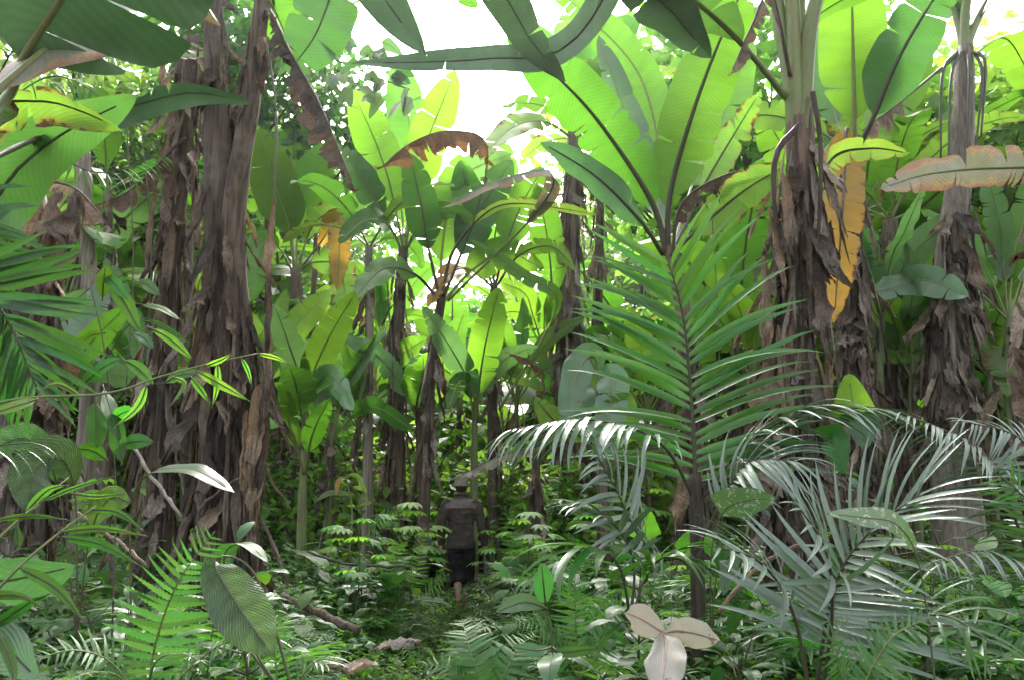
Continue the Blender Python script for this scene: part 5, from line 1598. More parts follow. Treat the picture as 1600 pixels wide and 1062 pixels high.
    mch = thing('machete', w, 'dark machete hanging point down from the walking man’s right hand'.replace('’', "'"), 'machete')
    mh = MB()
    tube(mh, [(0, -0.03, 0.05), (0, 0.0, 0.0), (0.0, 0.012, -0.06)], (0.014, 0.016, 0.014), 8)
    link('handle', mh.mesh('handle', M['handle']), mch)
    bl = MB()
    n = 10
    V, F = [], []
    for i in range(n):
        q = i / (n - 1)
        wd = 0.018 + 0.014 * q if q < 0.85 else 0.030 * (1 - q) / 0.15 + 0.003
        for sx in (-0.002, 0.002):
            for sy in (-1, 1):
                V.append((0.012 + 0.03 * q + sy * wd * 0.75, sx + 0.01 + 0.02 * q, -0.055 - 0.40 * q))
    for i in range(n - 1):
        k = i * 4
        F += [(k, k + 1, k + 5, k + 4), (k + 3, k + 2, k + 6, k + 7), (k + 2, k, k + 4, k + 6), (k + 1, k + 3, k + 7, k + 5)]
    F += [(0, 2, 3, 1), (n * 4 - 4, n * 4 - 3, n * 4 - 1, n * 4 - 2)]
    bl.add(V, F)
    link('blade', bl.mesh('blade', M['blade'], smooth=False), mch)
    return r


build_person()

# ------------------------------------------------------------------ palms near the viewer
def fr_px(root, plist, up, npairs, Lpx, **kw):
    pts = [P(*p) for p in plist]
    d = np.mean([p[2] for p in plist])
    if isinstance(up, str):
        mid = pts[len(pts) // 2]
        up = {'cam': CAM - mid, 'up': np.array((0, 0, 1.0)), 'mix': nrm(CAM - mid) + np.array((0, 0, 1.0))}[up]
    return pinnate_frond(root, pts, up, npairs, Lpx * d / FPX, **kw)


b = ground_pt(1088, 5.0)
pl = thing('spiny_palm', b, 'spiny climbing palm with a tall feathery frond standing upright right of centre', 'palm', 'palms')
px_tube(pl, [(1092, 1080, 5.0), (1090, 900, 5.0), (1086, 740, 5.0)], 0.05, 'spiny', 'stem', 10, 24, 0.8)
spn = np.random.RandomState(12)
smb = MB()
for k in range(170):
    f = spn.rand()
    c = P(1091 - 5 * f, 1060 - 300 * f, 5.0)
    a = spn.rand() * 6.28
    dv = np.array((math.cos(a), math.sin(a), spn.normal(0.15, 0.5)))
    L = spn.uniform(0.05, 0.12)
    s0 = c + dv * 0.035
    tv = nrm(np.cross(dv, (0, 0.3, 1))) * 0.0035
    smb.add([s0 + tv, s0 - tv, s0 + dv * L], [(0, 1, 2)])
sp_o = tag(link('spines', smb.mesh('spines', M['petiole_dry'], origin=b), pl), kind='stuff')
fr_px(pl, [(1088, 800, 5.0), (1082, 650, 5.0), (1068, 500, 4.9), (1042, 400, 4.7)], 'cam', 24, 215, mat='palm', start=0.12, fwd=(74, 34), rise=2, jitter=4, grav=0.42, r=0.014, seed=1, shape_idx=[1, 2, 5], width=0.95, lprof=lambda q: (1.0 + 0.15 * math.sin(q * 3.1)) * (1 - 0.42 * q ** 2))
fr_px(pl, [(1086, 780, 5.0), (1030, 690, 4.8), (920, 655, 4.6), (790, 672, 4.4)], 'up', 24, 150, mat='palm_grey', start=0.25, fwd=(66, 30), rise=-6, seed=2, shape_idx=[3, 2], r=0.012)
fr_px(pl, [(1088, 790, 5.0), (1170, 690, 4.9), (1270, 640, 4.7), (1390, 640, 4.5)], 'up', 25, 150, mat='palm_grey', start=0.2, fwd=(68, 30), rise=0, seed=3, shape_idx=[2, 5], r=0.012)
fr_px(pl, [(1086, 880, 4.9), (1010, 850, 4.6), (960, 760, 4.4), (925, 700, 4.2)], 'mix', 18, 120, mat='palm_grey', start=0.3, fwd=(66, 30), seed=4, shape_idx=[2, 3], r=0.011)
fr_px(pl, [(1088, 860, 4.9), (1140, 760, 4.7), (1175, 720, 4.5), (1250, 720, 4.3)], 'mix', 20, 130, mat='palm_grey', start=0.3, seed=5, shape_idx=[2, 3], r=0.011)

b = ground_pt(1310, 3.3)
pl = thing('grey_palm', b, 'blue-grey young palm spreading long leaflets across the lower right', 'palm', 'palms')
fr_px(pl, [(1270, 1110, 3.4), (1300, 930, 3.3), (1350, 840, 3.15), (1445, 765, 3.0)], 'mix', 22, 205, mat='palm_grey', start=0.25, fwd=(80, 22), rise=12, seed=6, shape_idx=[0, 4, 1], r=0.011, width=0.8, lprof=lambda q: 1.0 - 0.35 * q)
fr_px(pl, [(1270, 1110, 3.4), (1240, 960, 3.3), (1190, 880, 3.1), (1110, 850, 2.9)], 'mix', 11, 130, mat='palm_grey', start=0.3, fwd=(70, 30), seed=7, shape_idx=[2, 1], r=0.010)
fr_px(pl, [(1280, 1110, 3.4), (1300, 960, 3.2), (1290, 860, 3.0), (1240, 780, 2.85)], 'mix', 18, 150, mat='palm_grey', start=0.3, fwd=(70, 30), seed=8, shape_idx=[1, 5], r=0.010)
fr_px(pl, [(1280, 1110, 3.4), (1380, 990, 3.3), (1470, 960, 3.1), (1560, 1010, 2.9)], 'mix', 11, 120, mat='palm', start=0.3, fwd=(70, 30), seed=9, shape_idx=[2, 3], r=0.010)

b = ground_pt(1640, 4.3)
pl = thing('arching_palm', b, 'palm with grey fronds arching in a comb from the right edge', 'palm', 'palms')
fr_px(pl, [(1640, 1010, 4.3), (1590, 820, 4.2), (1520, 700, 4.1), (1400, 640, 4.0)], 'up', 36, 105, mat='palm_grey', start=0.2, fwd=(80, 50), rise=-18, seed=10, shape_idx=[2, 3], r=0.012)
fr_px(pl, [(1650, 1010, 4.3), (1640, 800, 4.2), (1600, 690, 4.1), (1500, 655, 4.0)], 'mix', 34, 90, mat='palm_grey', start=0.2, fwd=(80, 50), rise=-10, seed=11, shape_idx=[2, 3], r=0.012)
fr_px(pl, [(1650, 1020, 4.3), (1600, 900, 4.0), (1540, 860, 3.8), (1450, 880, 3.6)], 'up', 20, 80, mat='palm_grey', start=0.25, fwd=(80, 50), rise=-10, seed=12, shape_idx=[2, 3], r=0.010)
fr_px(pl, [(1650, 1020, 4.3), (1640, 880, 4.0), (1610, 790, 3.8), (1560, 740, 3.6)], 'cam', 20, 80, mat='palm', start=0.25, fwd=(80, 50), rise=-10, seed=13, shape_idx=[2, 3], r=0.010)

b = ground_pt(945, 4.4)
pl = thing('low_palm', b, 'low palm with broad drooping fingers beside the path, right of the man', 'palm', 'palms')
fr_px(pl, [(985, 960, 4.5), (965, 880, 4.3), (915, 855, 4.15), (850, 890, 4.0)], 'up', 8, 150, mat='palm', start=0.3, fwd=(60, 12), rise=0, seed=14, shape_idx=[2, 3], r=0.009, width=1.7)
fr_px(pl, [(985, 970, 4.5), (990, 880, 4.5), (960, 820, 4.4), (900, 790, 4.3)], 'up', 9, 120, mat='palm_grey', start=0.3, fwd=(60, 15), seed=15, shape_idx=[2, 3], r=0.009, width=1.4)
fr_px(pl, [(985, 970, 4.5), (1010, 900, 4.5), (1040, 870, 4.4), (1090, 880, 4.3)], 'up', 9, 110, mat='palm', start=0.3, fwd=(60, 15), seed=16, shape_idx=[2, 3], r=0.009, width=1.4)

b = np.array((-2.2, 2.3, gz(-2.2, 2.3)))
pl = thing('dark_palm', b, 'dark green palm whose comb-like frond hangs in at the left edge', 'palm', 'palms')
px_tube(pl, [(-420, 1500, 2.3), (-420, 900, 2.3), (-400, 420, 2.3)], 0.05, 'spiny', 'stem', 10, 14)
fr_px(pl, [(-400, 430, 2.3), (-150, 400, 2.45), (-10, 470, 2.6), (60, 610, 2.7)], 'cam', 30, 185, mat='palm_dark', start=0.30, fwd=(74, 25), rise=2, seed=17, shape_idx=[0, 1, 4], r=0.009, roll=10, grav=0.12, width=1.35)
fr_px(pl, [(-400, 430, 2.3), (-220, 300, 2.5), (-80, 330, 2.7), (20, 420, 2.9)], 'cam', 24, 150, mat='palm_dark', start=0.35, fwd=(72, 25), rise=2, seed=18, shape_idx=[1, 2, 5], r=0.009, grav=0.25, width=1.3)
fr_px(pl, [(-400, 460, 2.3), (-200, 600, 2.6), (-60, 690, 2.9), (60, 690, 3.1)], 'up', 20, 120, mat='palm_grey', start=0.35, fwd=(72, 25), rise=-12, seed=19, shape_idx=[2, 3], r=0.009)
b = ground_pt(-30, 5.2)
pl = thing('tall_palm', b, 'palm whose grey drooping leaflets hang under the big leaf at top left', 'palm', 'palms')
px_tube(pl, [(-40, 1050, 5.2), (-40, 600, 5.2), (-30, 180, 5.2)], 0.05, 'spiny', 'stem', 10, 14)
fr_px(pl, [(-30, 190, 5.2), (20, 80, 5.1), (90, 45, 5.0), (200, 85, 4.8)], 'up', 15, 105, mat='palm_grey', start=0.3, fwd=(62, 35), rise=-30, seed=20, shape_idx=[2, 3], r=0.010, width=1.3)
fr_px(pl, [(-30, 200, 5.2), (60, 220, 5.4), (150, 270, 5.6), (262, 240, 5.8)], 'up', 16, 60, mat='palm_dark', start=0.35, fwd=(66, 40), rise=-35, seed=21, shape_idx=[2, 3], r=0.009)
fr_px(pl, [(-30, 190, 5.2), (80, 120, 5.6), (170, 160, 5.8), (230, 215, 6.0)], 'mix', 16, 70, mat='palm_dark', start=0.35, fwd=(66, 40), rise=-15, seed=22, shape_idx=[2, 3], r=0.009)

# ------------------------------------------------------------------ near ferns, reeds and large leaved herbs (left foreground)
def fern_thing(px, d, label, fronds, group='large ferns'):
    b = ground_pt(px, d)
    r = thing('large_fern', b, label, 'fern', group)
    for i, (pl, up, n, L, mk) in enumerate(fronds):
        fr_px(r, pl, up, n, L, mat=mk, shapes=PINNAE[mk], start=0.2, fwd=(84, 55), rise=3, rach='petiole', r=0.005, seed=400 + i + int(px), child='pinna', jitter=4, grav=0.2, pair_off=0.1,
              lprof=lambda q: min(1, 0.75 + q * 1.2) * (1 - q ** 2 * 0.80))
    return r


fern_thing(235, 2.8, 'large fern with one long frond leaning right in the lower left corner', [
    ([(228, 1120, 2.9), (242, 1010, 2.85), (278, 910, 2.75), (338, 826, 2.65)], 'cam', 21, 82, 'fern'),
    ([(228, 1120, 2.9), (300, 1040, 2.8), (360, 1000, 2.7), (440, 990, 2.6)], 'mix', 17, 55, 'fern'),
    ([(228, 1120, 2.9), (180, 1040, 2.8), (120, 1015, 2.7), (50, 1030, 2.6)], 'mix', 17, 55, 'fern'),
    ([(228, 1120, 2.9), (240, 1040, 2.6), (280, 1020, 2.4), (330, 1040, 2.3)], 'up', 14, 60, 'fern'),
    ([(228, 1120, 2.9), (190, 1060, 2.7), (140, 1050, 2.5), (90, 1075, 2.4)], 'up', 14, 50, 'fern')])
fern_thing(432, 3.1, 'upright narrow fern just right of the pleated leaf in the left foreground', [
    ([(440, 1130, 3.1), (432, 1050, 3.05), (428, 990, 3.0), (424, 948, 2.95)], 'cam', 15, 36, 'fern'),
    ([(440, 1130, 3.1), (470, 1060, 3.0), (500, 1030, 2.9), (540, 1035, 2.8)], 'mix', 14, 36, 'fern')])
fern_thing(600, 8.5, 'fresh yellow-green fern lit beside the path left of the man', [
    ([(640, 945, 8.4), (650, 900, 8.3), (655, 860, 8.2), (665, 820, 8.1)], 'mix', 18, 22, 'fern_bright'),
    ([(630, 940, 8.4), (620, 890, 8.3), (625, 850, 8.2), (650, 825, 8.1)], 'cam', 16, 24, 'fern_bright'),
    ([(560, 850, 9), (580, 825, 8.8), (605, 805, 8.7), (640, 790, 8.6)], 'mix', 16, 26, 'fern_bright'),
    ([(650, 945, 8.4), (690, 900, 8.2), (690, 870, 8.0), (680, 860, 7.9)], 'mix', 14, 24, 'fern_bright')])
fern_thing(812, 9.0, 'grey-green fern standing upright right behind the man', [
    ([(815, 925, 9), (812, 880, 9), (806, 840, 8.9), (800, 800, 8.8)], 'cam', 20, 34, 'fern'),
    ([(825, 925, 9), (832, 890, 9), (834, 860, 8.9), (836, 825, 8.8)], 'cam', 16, 14, 'fern_bright')])
fern_thing(735, 5.2, 'low feathery fern lying across the path at the bottom', [
    ([(760, 1120, 5.2), (745, 1050, 5.1), (730, 1000, 5.2), (722, 965, 5.4)], 'mix', 20, 62, 'fern'),
    ([(760, 1120, 5.2), (790, 1050, 5.1), (810, 1010, 5.2), (840, 990, 5.4)], 'mix', 18, 52, 'fern'),
    ([(760, 1120, 5.2), (715, 1060, 5.0), (690, 1040, 5.0), (660, 1040, 5.0)], 'mix', 16, 44, 'fern')])
fern_thing(900, 5.0, 'pale feathery fern under the low palm right of the path', [
    ([(905, 1060, 5), (900, 980, 4.95), (898, 920, 4.9), (900, 860, 4.9)], 'cam', 20, 42, 'fern'),
    ([(905, 1060, 5), (940, 990, 4.9), (970, 950, 4.8), (1010, 930, 4.7)], 'mix', 18, 46, 'fern'),
    ([(905, 1060, 5), (870, 1000, 4.9), (840, 975, 4.8), (800, 970, 4.7)], 'mix', 18, 46, 'fern')])
fern_thing(1330, 2.9, 'dim fern low down in the shade at lower right', [
    ([(1330, 1110, 3), (1370, 1030, 2.9), (1400, 990, 2.85), (1460, 960, 2.8)], 'mix', 17, 60, 'fern'),
    ([(1330, 1110, 3), (1310, 1040, 2.9), (1300, 1000, 2.85), (1330, 960, 2.8)], 'mix', 15, 45, 'fern')])

def reed_leaf(root, plist, w, mat='weed_bright'):
    return px_broadleaf(root, plist, w, mat, prof_lance, 'cam', 25, 12, -10, bstart=0.02, rib_r=0.0015, slant=0.1)


g = thing('bamboo_grass', ground_pt(-150, 2.4), 'long arching grass stem crossing the left side in front of the dark stems', 'grass', 'reeds')
px_tube(g, [(-150, 700, 2.3), (0, 628, 2.4), (165, 614, 2.45), (250, 588, 2.5), (330, 567, 2.55), (402, 552, 2.6)], 0.006, 'petiole', 'culm', 6, 30, 0.4)
for pl_, w in (([(230, 600, 2.5), (215, 635, 2.5), (178, 668, 2.5)], 7), ([(340, 567, 2.55), (340, 600, 2.55), (331, 638, 2.55)], 6), ([(305, 578, 2.52), (345, 600, 2.52), (392, 627, 2.52)], 8), ([(298, 588, 2.5), (315, 610, 2.5), (330, 633, 2.5)], 6),
               ([(377, 558, 2.58), (388, 580, 2.58), (394, 606, 2.58)], 4), ([(320, 572, 2.55), (345, 562, 2.5), (365, 550, 2.45)], 5), ([(125, 617, 2.45), (90, 600, 2.4), (55, 612, 2.35)], 5), ([(60, 622, 2.4), (10, 638, 2.3), (-60, 660, 2.2)], 9),
               ([(270, 588, 2.5), (288, 600, 2.45), (262, 640, 2.4)], 4), ([(402, 552, 2.6), (430, 558, 2.6), (455, 570, 2.6)], 4)):
    reed_leaf(g, pl_, w)
g = thing('reed', ground_pt(-60, 2.0), 'broad-bladed reed with long pale green blades in the lower left corner', 'grass', 'reeds')
px_tube(g, [(-60, 900, 2.0), (0, 838, 2.0), (60, 785, 2.05), (108, 745, 2.1)], 0.005, 'petiole', 'culm', 6, 16, 0.4)
px_tube(g, [(-40, 960, 2.0), (30, 885, 2.0), (95, 830, 2.05), (150, 790, 2.1)], 0.005, 'petiole', 'culm', 6, 16, 0.4)
for pl_, w in (([(98, 838, 2.05), (160, 850, 2.0), (222, 885, 1.95)], 9), ([(30, 885, 2), (90, 920, 1.95), (135, 975, 1.9)], 10), ([(-20, 985, 2), (40, 945, 1.95), (82, 925, 1.9)], 10), ([(40, 800, 2.05), (75, 765, 2.05), (108, 757, 2.05)], 8),
               ([(95, 830, 2.05), (160, 825, 2.0), (235, 838, 1.95)], 6), ([(-10, 812, 2), (50, 805, 2), (110, 812, 2)], 5), ([(140, 795, 2.1), (185, 800, 2.05), (228, 832, 2.0)], 6), ([(30, 855, 2.05), (28, 835, 2.05), (26, 815, 2.05)], 7),
               ([(110, 770, 2.1), (150, 775, 2.1), (200, 770, 2.1)], 4), ([(-20, 930, 2), (30, 930, 1.9), (70, 950, 1.85)], 8), ([(0, 990, 1.9), (20, 1040, 1.85), (24, 1080, 1.8)], 9), ([(60, 785, 2.05), (120, 760, 2.1), (185, 742, 2.15)], 4)):
    reed_leaf(g, pl_, w, 'weed')

h = thing('broad_leaved_herb', ground_pt(-40, 2.1), 'large smooth grey-green leaf pointing right at the lower left edge', 'herb', 'big leaved herbs')
px_broadleaf(h, [(-220, 1100, 2.1), (-80, 925, 2.1), (20, 905, 2.1), (118, 884, 2.05)], 42, 'banana_grey', mode='cam', roll=35, bstart=0.45, rib_r=0.006)
px_broadleaf(h, [(-220, 1100, 2.1), (-100, 1000, 2.05), (-10, 1000, 2.0), (60, 1060, 1.95)], 36, 'banana_grey', mode='cam', roll=20, bstart=0.45, rib_r=0.006)
h = thing('pleated_herb', ground_pt(345, 2.7), 'pleated broad leaf hanging down, pale green, beside the large fern at lower left', 'herb', 'big leaved herbs')
px_broadleaf(h, [(470, 1120, 2.8), (400, 900, 2.8), (335, 872, 2.75), (368, 940, 2.65), (428, 1025, 2.55)], 40, 'pleat', mode='cam', roll=0, bstart=0.58, rib_r=0.005, slant=0.5)
px_broadleaf(h, [(470, 1120, 2.8), (400, 1020, 2.8), (385, 960, 2.75), (385, 1020, 2.65)], 25, 'pleat', mode='cam', bstart=0.5, rib_r=0.004, slant=0.5)
px_broadleaf(h, [(470, 1120, 2.8), (370, 980, 2.9), (350, 870, 2.9), (385, 850, 2.85), (420, 880, 2.8)], 20, 'weed_gloss', mode='up', bstart=0.6, rib_r=0.004)
h = thing('pleated_herb', ground_pt(80, 4.2), 'cluster of ribbed grey-green leaves at left, above the reed blades', 'herb', 'big leaved herbs')
for pl_, w, m_ in (([(120, 1000, 4.3), (118, 780, 4.2), (95, 715, 4.1), (55, 735, 4.0), (45, 800, 3.9)], 34, 'pleat'), ([(120, 1000, 4.3), (90, 760, 4.2), (50, 690, 4.1), (10, 690, 4.0), (-40, 730, 3.9)], 24, 'pleat'), ([(120, 1000, 4.3), (140, 840, 4.2), (170, 780, 4.1), (205, 785, 4.0)], 22, 'pleat')):
    px_broadleaf(h, pl_, w, m_, mode='cam', roll=15, bstart=0.6, rib_r=0.005, slant=0.5)
h = thing('glossy_herb', ground_pt(215, 4.0), 'single shiny leaf curling over in front of the left stem cluster', 'herb', 'big leaved herbs')
px_broadleaf(h, [(205, 1000, 4.1), (205, 800, 4.05), (230, 742, 4.0), (300, 733, 3.9), (368, 770, 3.8)], 19, 'weed_gloss', mode='up', roll=22, bstart=0.58, rib_r=0.005)
# leafy climber on the left stems
h = thing('leafy_climber', ground_pt(190, 4.6), 'leafy green climber hanging across the left stems at head height', 'climber', 'climbers')
px_tube(h, [(175, 1000, 4.6), (180, 760, 4.6), (165, 560, 4.5), (140, 440, 4.4)], 0.006, 'vine', 'stem', 5, 20)
px_tube(h, [(165, 560, 4.5), (215, 500, 4.4), (300, 540, 4.3)], 0.004, 'vine', 'stem', 5, 12)
rl = np.random.RandomState(44)
for (x0, y0, x1, y1, w) in ((150, 420, 200, 470, 10), (165, 430, 220, 520, 12), (140, 450, 100, 500, 26), (215, 475, 282, 500, 8), (220, 495, 295, 535, 8), (230, 510, 300, 560, 8), (150, 560, 110, 640, 18), (160, 600, 185, 690, 18), (150, 620, 150, 700, 20), (170, 660, 215, 640, 12),
                            (180, 700, 240, 690, 12), (130, 600, 190, 560, 12), (160, 470, 165, 415, 14), (252, 600, 310, 582, 12), (170, 720, 120, 700, 14), (175, 640, 190, 720, 16), (190, 560, 240, 600, 10), (165, 520, 120, 540, 12), (210, 440, 250, 462, 9), (205, 520, 240, 545, 8)):
    px_broadleaf(h, [((x0), y0, 4.45), ((x0 + x1) / 2, (y0 + y1) / 2 - 6, 4.4), (x1, y1, 4.35)], w, ('weed', 'weed_gloss', 'weed')[rl.randint(3)], mode='cam', roll=rl.normal(0, 35), bstart=0.08, rib_r=0.003)

# round heart leaves and pale dead leaves at the right
h = thing('heart_leaved_herb', ground_pt(1345, 5.6), 'round fresh green leaf standing in front of the thick right stem', 'herb', 'big leaved herbs')
px_broadleaf(h, [(1350, 900, 5.6), (1346, 720, 5.6), (1336, 652, 5.55), (1326, 583, 5.5)], 31, 'weed_bright', prof_heart, 'cam', 0, 6, -10, bstart=0.76, rib_r=0.005)
px_broadleaf(h, [(1350, 900, 5.6), (1352, 740, 5.5), (1345, 650, 5.4), (1352, 700, 5.2)], 30, 'weed_gloss', prof_heart, 'cam', 0, 6, -10, bstart=0.72, rib_r=0.005)
px_broadleaf(h, [(1350, 900, 5.6), (1300, 740, 5.5), (1300, 680, 5.4), (1318, 740, 5.2)], 24, 'weed', prof_heart, 'cam', 0, 6, -10, bstart=0.7, rib_r=0.005)
h = thing('pale_dead_sprig', ground_pt(1040, 2.6), 'three pale whitish dead leaves spread flat at the bottom right of the path', 'dead leaves')
px_tube(h, [(1060, 1130, 2.7), (1050, 1060, 2.66), (1038, 987, 2.6)], 0.005, 'vine', 'stem', 5, 10)
for pl_, w in (([(1038, 988, 2.6), (1022, 978, 2.58), (1000, 965, 2.56), (978, 956, 2.52)], 23), ([(1038, 988, 2.6), (1060, 985, 2.58), (1090, 990, 2.55), (1124, 1000, 2.5)], 22), ([(1038, 988, 2.6), (1040, 1015, 2.52), (1038, 1050, 2.45), (1030, 1085, 2.4)], 32)):
    px_broadleaf(h, pl_, w, 'pale', prof_ellip, 'cam', 12, 16, -40, rib='pale_vein', bstart=0.03, rib_r=0.002, slant=0.2, wave=0.07)
h = thing('eaten_leaf_herb', ground_pt(1150, 4.2), 'insect-eaten grey leaf with white specks right of the spiny stem', 'herb', 'big leaved herbs')
px_broadleaf(h, [(1110, 1000, 4.3), (1112, 860, 4.25), (1130, 800, 4.2), (1165, 782, 4.1), (1212, 778, 4.0)], 30, 'eaten', prof_heart, 'cam', 15, 8, -10, bstart=0.68, rib_r=0.004)
px_broadleaf(h, [(1110, 1000, 4.3), (1120, 900, 4.2), (1140, 870, 4.1), (1130, 930, 4.0)], 18, 'weed_gloss', prof_heart, 'cam', 0, 8, -10, bstart=0.55, rib_r=0.004)
h = thing('eaten_leaf_herb', ground_pt(1390, 2.8), 'pale speckled leaf lying on the blue-grey palm leaflets', 'herb', 'big leaved herbs')
px_broadleaf(h, [(1470, 1150, 2.9), (1440, 900, 2.85), (1405, 822, 2.8), (1350, 808, 2.75), (1292, 802, 2.7)], 20, 'eaten', prof_ellip, 'cam', 40, 8, -10, bstart=0.6, rib_r=0.003)
h = thing('bright_leaf_herb', ground_pt(1010, 5.6), 'bright yellow-green leaf with a burnt spot between the palms', 'herb', 'big leaved herbs')
px_broadleaf(h, [(1020, 960, 5.6), (1012, 870, 5.6), (1008, 835, 5.6), (1012, 795, 5.5)], 24, 'weed_bright', prof_heart, 'cam', 0, 8, -10, bstart=0.66, rib_r=0.004)
px_broadleaf(h, [(1020, 960, 5.6), (1060, 880, 5.6), (1090, 840, 5.5), (1130, 880, 5.4)], 18, 'weed', prof_heart, 'cam', 0, 8, -10, bstart=0.5, rib_r=0.004)
h = thing('tree_seedling', ground_pt(862, 3.4), 'dark seedling with drooping pointed leaves right of the path at the bottom', 'seedling', 'big leaved herbs')
px_tube(h, [(865, 1120, 3.4), (862, 1000, 3.4), (852, 940, 3.4)], 0.005, 'vine', 'stem', 5, 12)
for pl_, w in (([(862, 1010, 3.4), (880, 1018, 3.35), (930, 1012, 3.3)], 9), ([(862, 1010, 3.4), (840, 1015, 3.35), (800, 1010, 3.3)], 10), ([(853, 945, 3.4), (850, 920, 3.35), (846, 880, 3.3)], 17), ([(862, 1020, 3.4), (860, 1035, 3.2), (858, 1075, 3.1)], 20), ([(856, 950, 3.4), (820, 940, 3.35), (775, 955, 3.3)], 14)):
    px_broadleaf(h, pl_, w, 'weed_gloss', prof_ellip, 'cam', 25, 10, -10, bstart=0.05, rib_r=0.003)
# small yellow-orange dying plant left of the man
h = thing('dying_herb', ground_pt(560, 9.2), 'small plant with orange withered leaves left of the man', 'herb', 'big leaved herbs')
px_tube(h, [(545, 880, 9.2), (550, 800, 9.2), (540, 740, 9.2)], 0.012, 'petiole', 'stem', 5, 10)
for pl_, w in (([(540, 742, 9.2), (560, 745, 9.1), (575, 785, 9.0)], 9), ([(545, 745, 9.2), (530, 750, 9.1), (525, 775, 9)], 8), ([(548, 760, 9.2), (570, 765, 9.1), (560, 788, 9)], 9), ([(550, 770, 9.2), (515, 770, 9.1), (490, 785, 9)], 9)):
    px_broadleaf(h, pl_, w * 0.6, ('banana_yellow', 'banana_worn')[int(w) % 2], prof_ellip, 'cam', 40, 10, -10, bstart=0.05, rib_r=0.004)

# ------------------------------------------------------------------ vines and the dark climber in the crown gap
for pts, r_, lab in (([(203, 180, 6.4), (200, 420, 6.3), (196, 700, 6.3)], 0.006, 'thin vine hanging beside the left grey pole'), ([(222, 150, 6.5), (228, 400, 6.4), (222, 720, 6.4)], 0.005, 'second thin vine hanging left of the shaggy stem'),
                     ([(380, 60, 7.2), (376, 230, 7.2), (380, 420, 7.2)], 0.006, 'thin vine dangling in front of the bright leaves left of centre'), ([(1118, 330, 5.4), (1116, 560, 5.3), (1114, 760, 5.3)], 0.004, 'pale thin vine hanging behind the feathery frond'),
                     ([(345, -20, 6.4), (348, 80, 6.4), (346, 150, 6.4)], 0.008, 'short vine beside the topmost left stem'), ([(1228, 560, 5.0), (1226, 700, 5.0), (1230, 900, 5.0)], 0.006, 'thin green shoot in front of the thick right stem'),
                     ([(610, 430, 11.5), (606, 600, 11.5), (610, 760, 11.5)], 0.012, 'dark vine hanging between the thin centre poles')):
    v0 = P(*pts[-1])
    v = thing('vine', v0, lab, 'vine', 'hanging vines')
    wob = [(p[0] + (8 if i % 2 else -6), p[1], p[2]) for i, p in enumerate(pts)]
    px_tube(v, wob, r_, 'vine', 'strand', 5, 24, 0.7)
cl = thing('leafy_climber', P(560, 170, 9.5), 'dark leaved climber silhouetted in the sky gap at top left of centre', 'climber', 'climbers')
px_tube(cl, [(415, -40, 7.5), (440, 30, 9.0), (500, 80, 9.4), (560, 110, 9.5), (640, 140, 9.4)], 0.02, 'vine', 'stem', 5, 16)
px_tube(cl, [(500, 80, 9.4), (520, 150, 9.5), (560, 170, 9.4)], 0.009, 'vine', 'stem', 5, 12)
rl = np.random.RandomState(46)
for k in range(64):
    x0, y0 = rl.uniform(440, 645), rl.uniform(55, 165)
    if y0 > 90 + (x0 - 430) * 0.45 or (x0 > 600 and y0 < 110): continue
    L = rl.uniform(22, 44)
    a = rl.uniform(0.2, 2.9)
    px_broadleaf(cl, [(x0, y0, 9.4), (x0 + L * 0.5 * math.cos(a), y0 + L * 0.5 * math.sin(a) - 3, 9.3), (x0 + L * math.cos(a), y0 + L * math.sin(a), 9.2)], rl.uniform(8, 14), 'tree_leaf_dark', prof_heart, 'cam', rl.normal(0, 40), 10, -15, bstart=0.06, rib_r=0.003, n=8)

# ------------------------------------------------------------------ undergrowth: countable plants
U = [
    proto_fern('leafy fern in the undergrowth', 'ferns of the undergrowth', 61),
    proto_fern('fresh bright fern in the undergrowth', 'bright ferns of the undergrowth', 62, 'fern_bright', 7, 0.7),
    proto_small_palm('small palm seedling in the undergrowth', 'palm seedlings of the undergrowth', 63, 'palm'),
    proto_herb('leafy_herb', 'green leafy herb in the undergrowth', 'herb', 'leafy herbs of the undergrowth', 64, 'weed', 12, 0.65, 0.20, 0.05),
    proto_herb('pointed_herb', 'herb with long pointed glossy leaves in the undergrowth', 'herb', 'pointed leaf herbs of the undergrowth', 65, 'weed_gloss', 10, 0.6, 0.28, 0.04, prof_lance),
    proto_herb('fresh_herb', 'bright fresh herb with small leaves in the undergrowth', 'herb', 'fresh herbs of the undergrowth', 66, 'weed_bright', 14, 0.5, 0.11, 0.032),
    proto_clump('glossy_clump', 'clump of big glossy stalked leaves in the undergrowth', 'herb', 'glossy clumps of the undergrowth', 67),
    proto_clump('heart_leaf_clump', 'clump of heart shaped leaves in the undergrowth', 'herb', 'heart leaf clumps of the undergrowth', 68, 'weed', 8, 0.45, 0.24, 0.11, prof_heart),
    proto_grass('tuft of narrow grass in the undergrowth', 'grass tufts of the undergrowth', 69),
    proto_palmate('shrub with fingered bright leaves in the undergrowth', 'fingered shrubs of the undergrowth', 70),
    proto_herb('leafy_shrub', 'bushy dark shrub in the undergrowth', 'shrub', 'dark shrubs of the undergrowth', 71, 'weed_gloss', 26, 1.0, 0.17, 0.045, prof_ellip, lean=0.25, stemr=0.009, pet=0.12),
]
ru = np.random.RandomState(17)
weights = np.array([14, 13, 6, 17, 10, 18, 9, 10, 12, 8, 7], float)
used = [0] * len(U)
cnt = 0
spots = [[] for _ in U]
tries = 0
taken = []
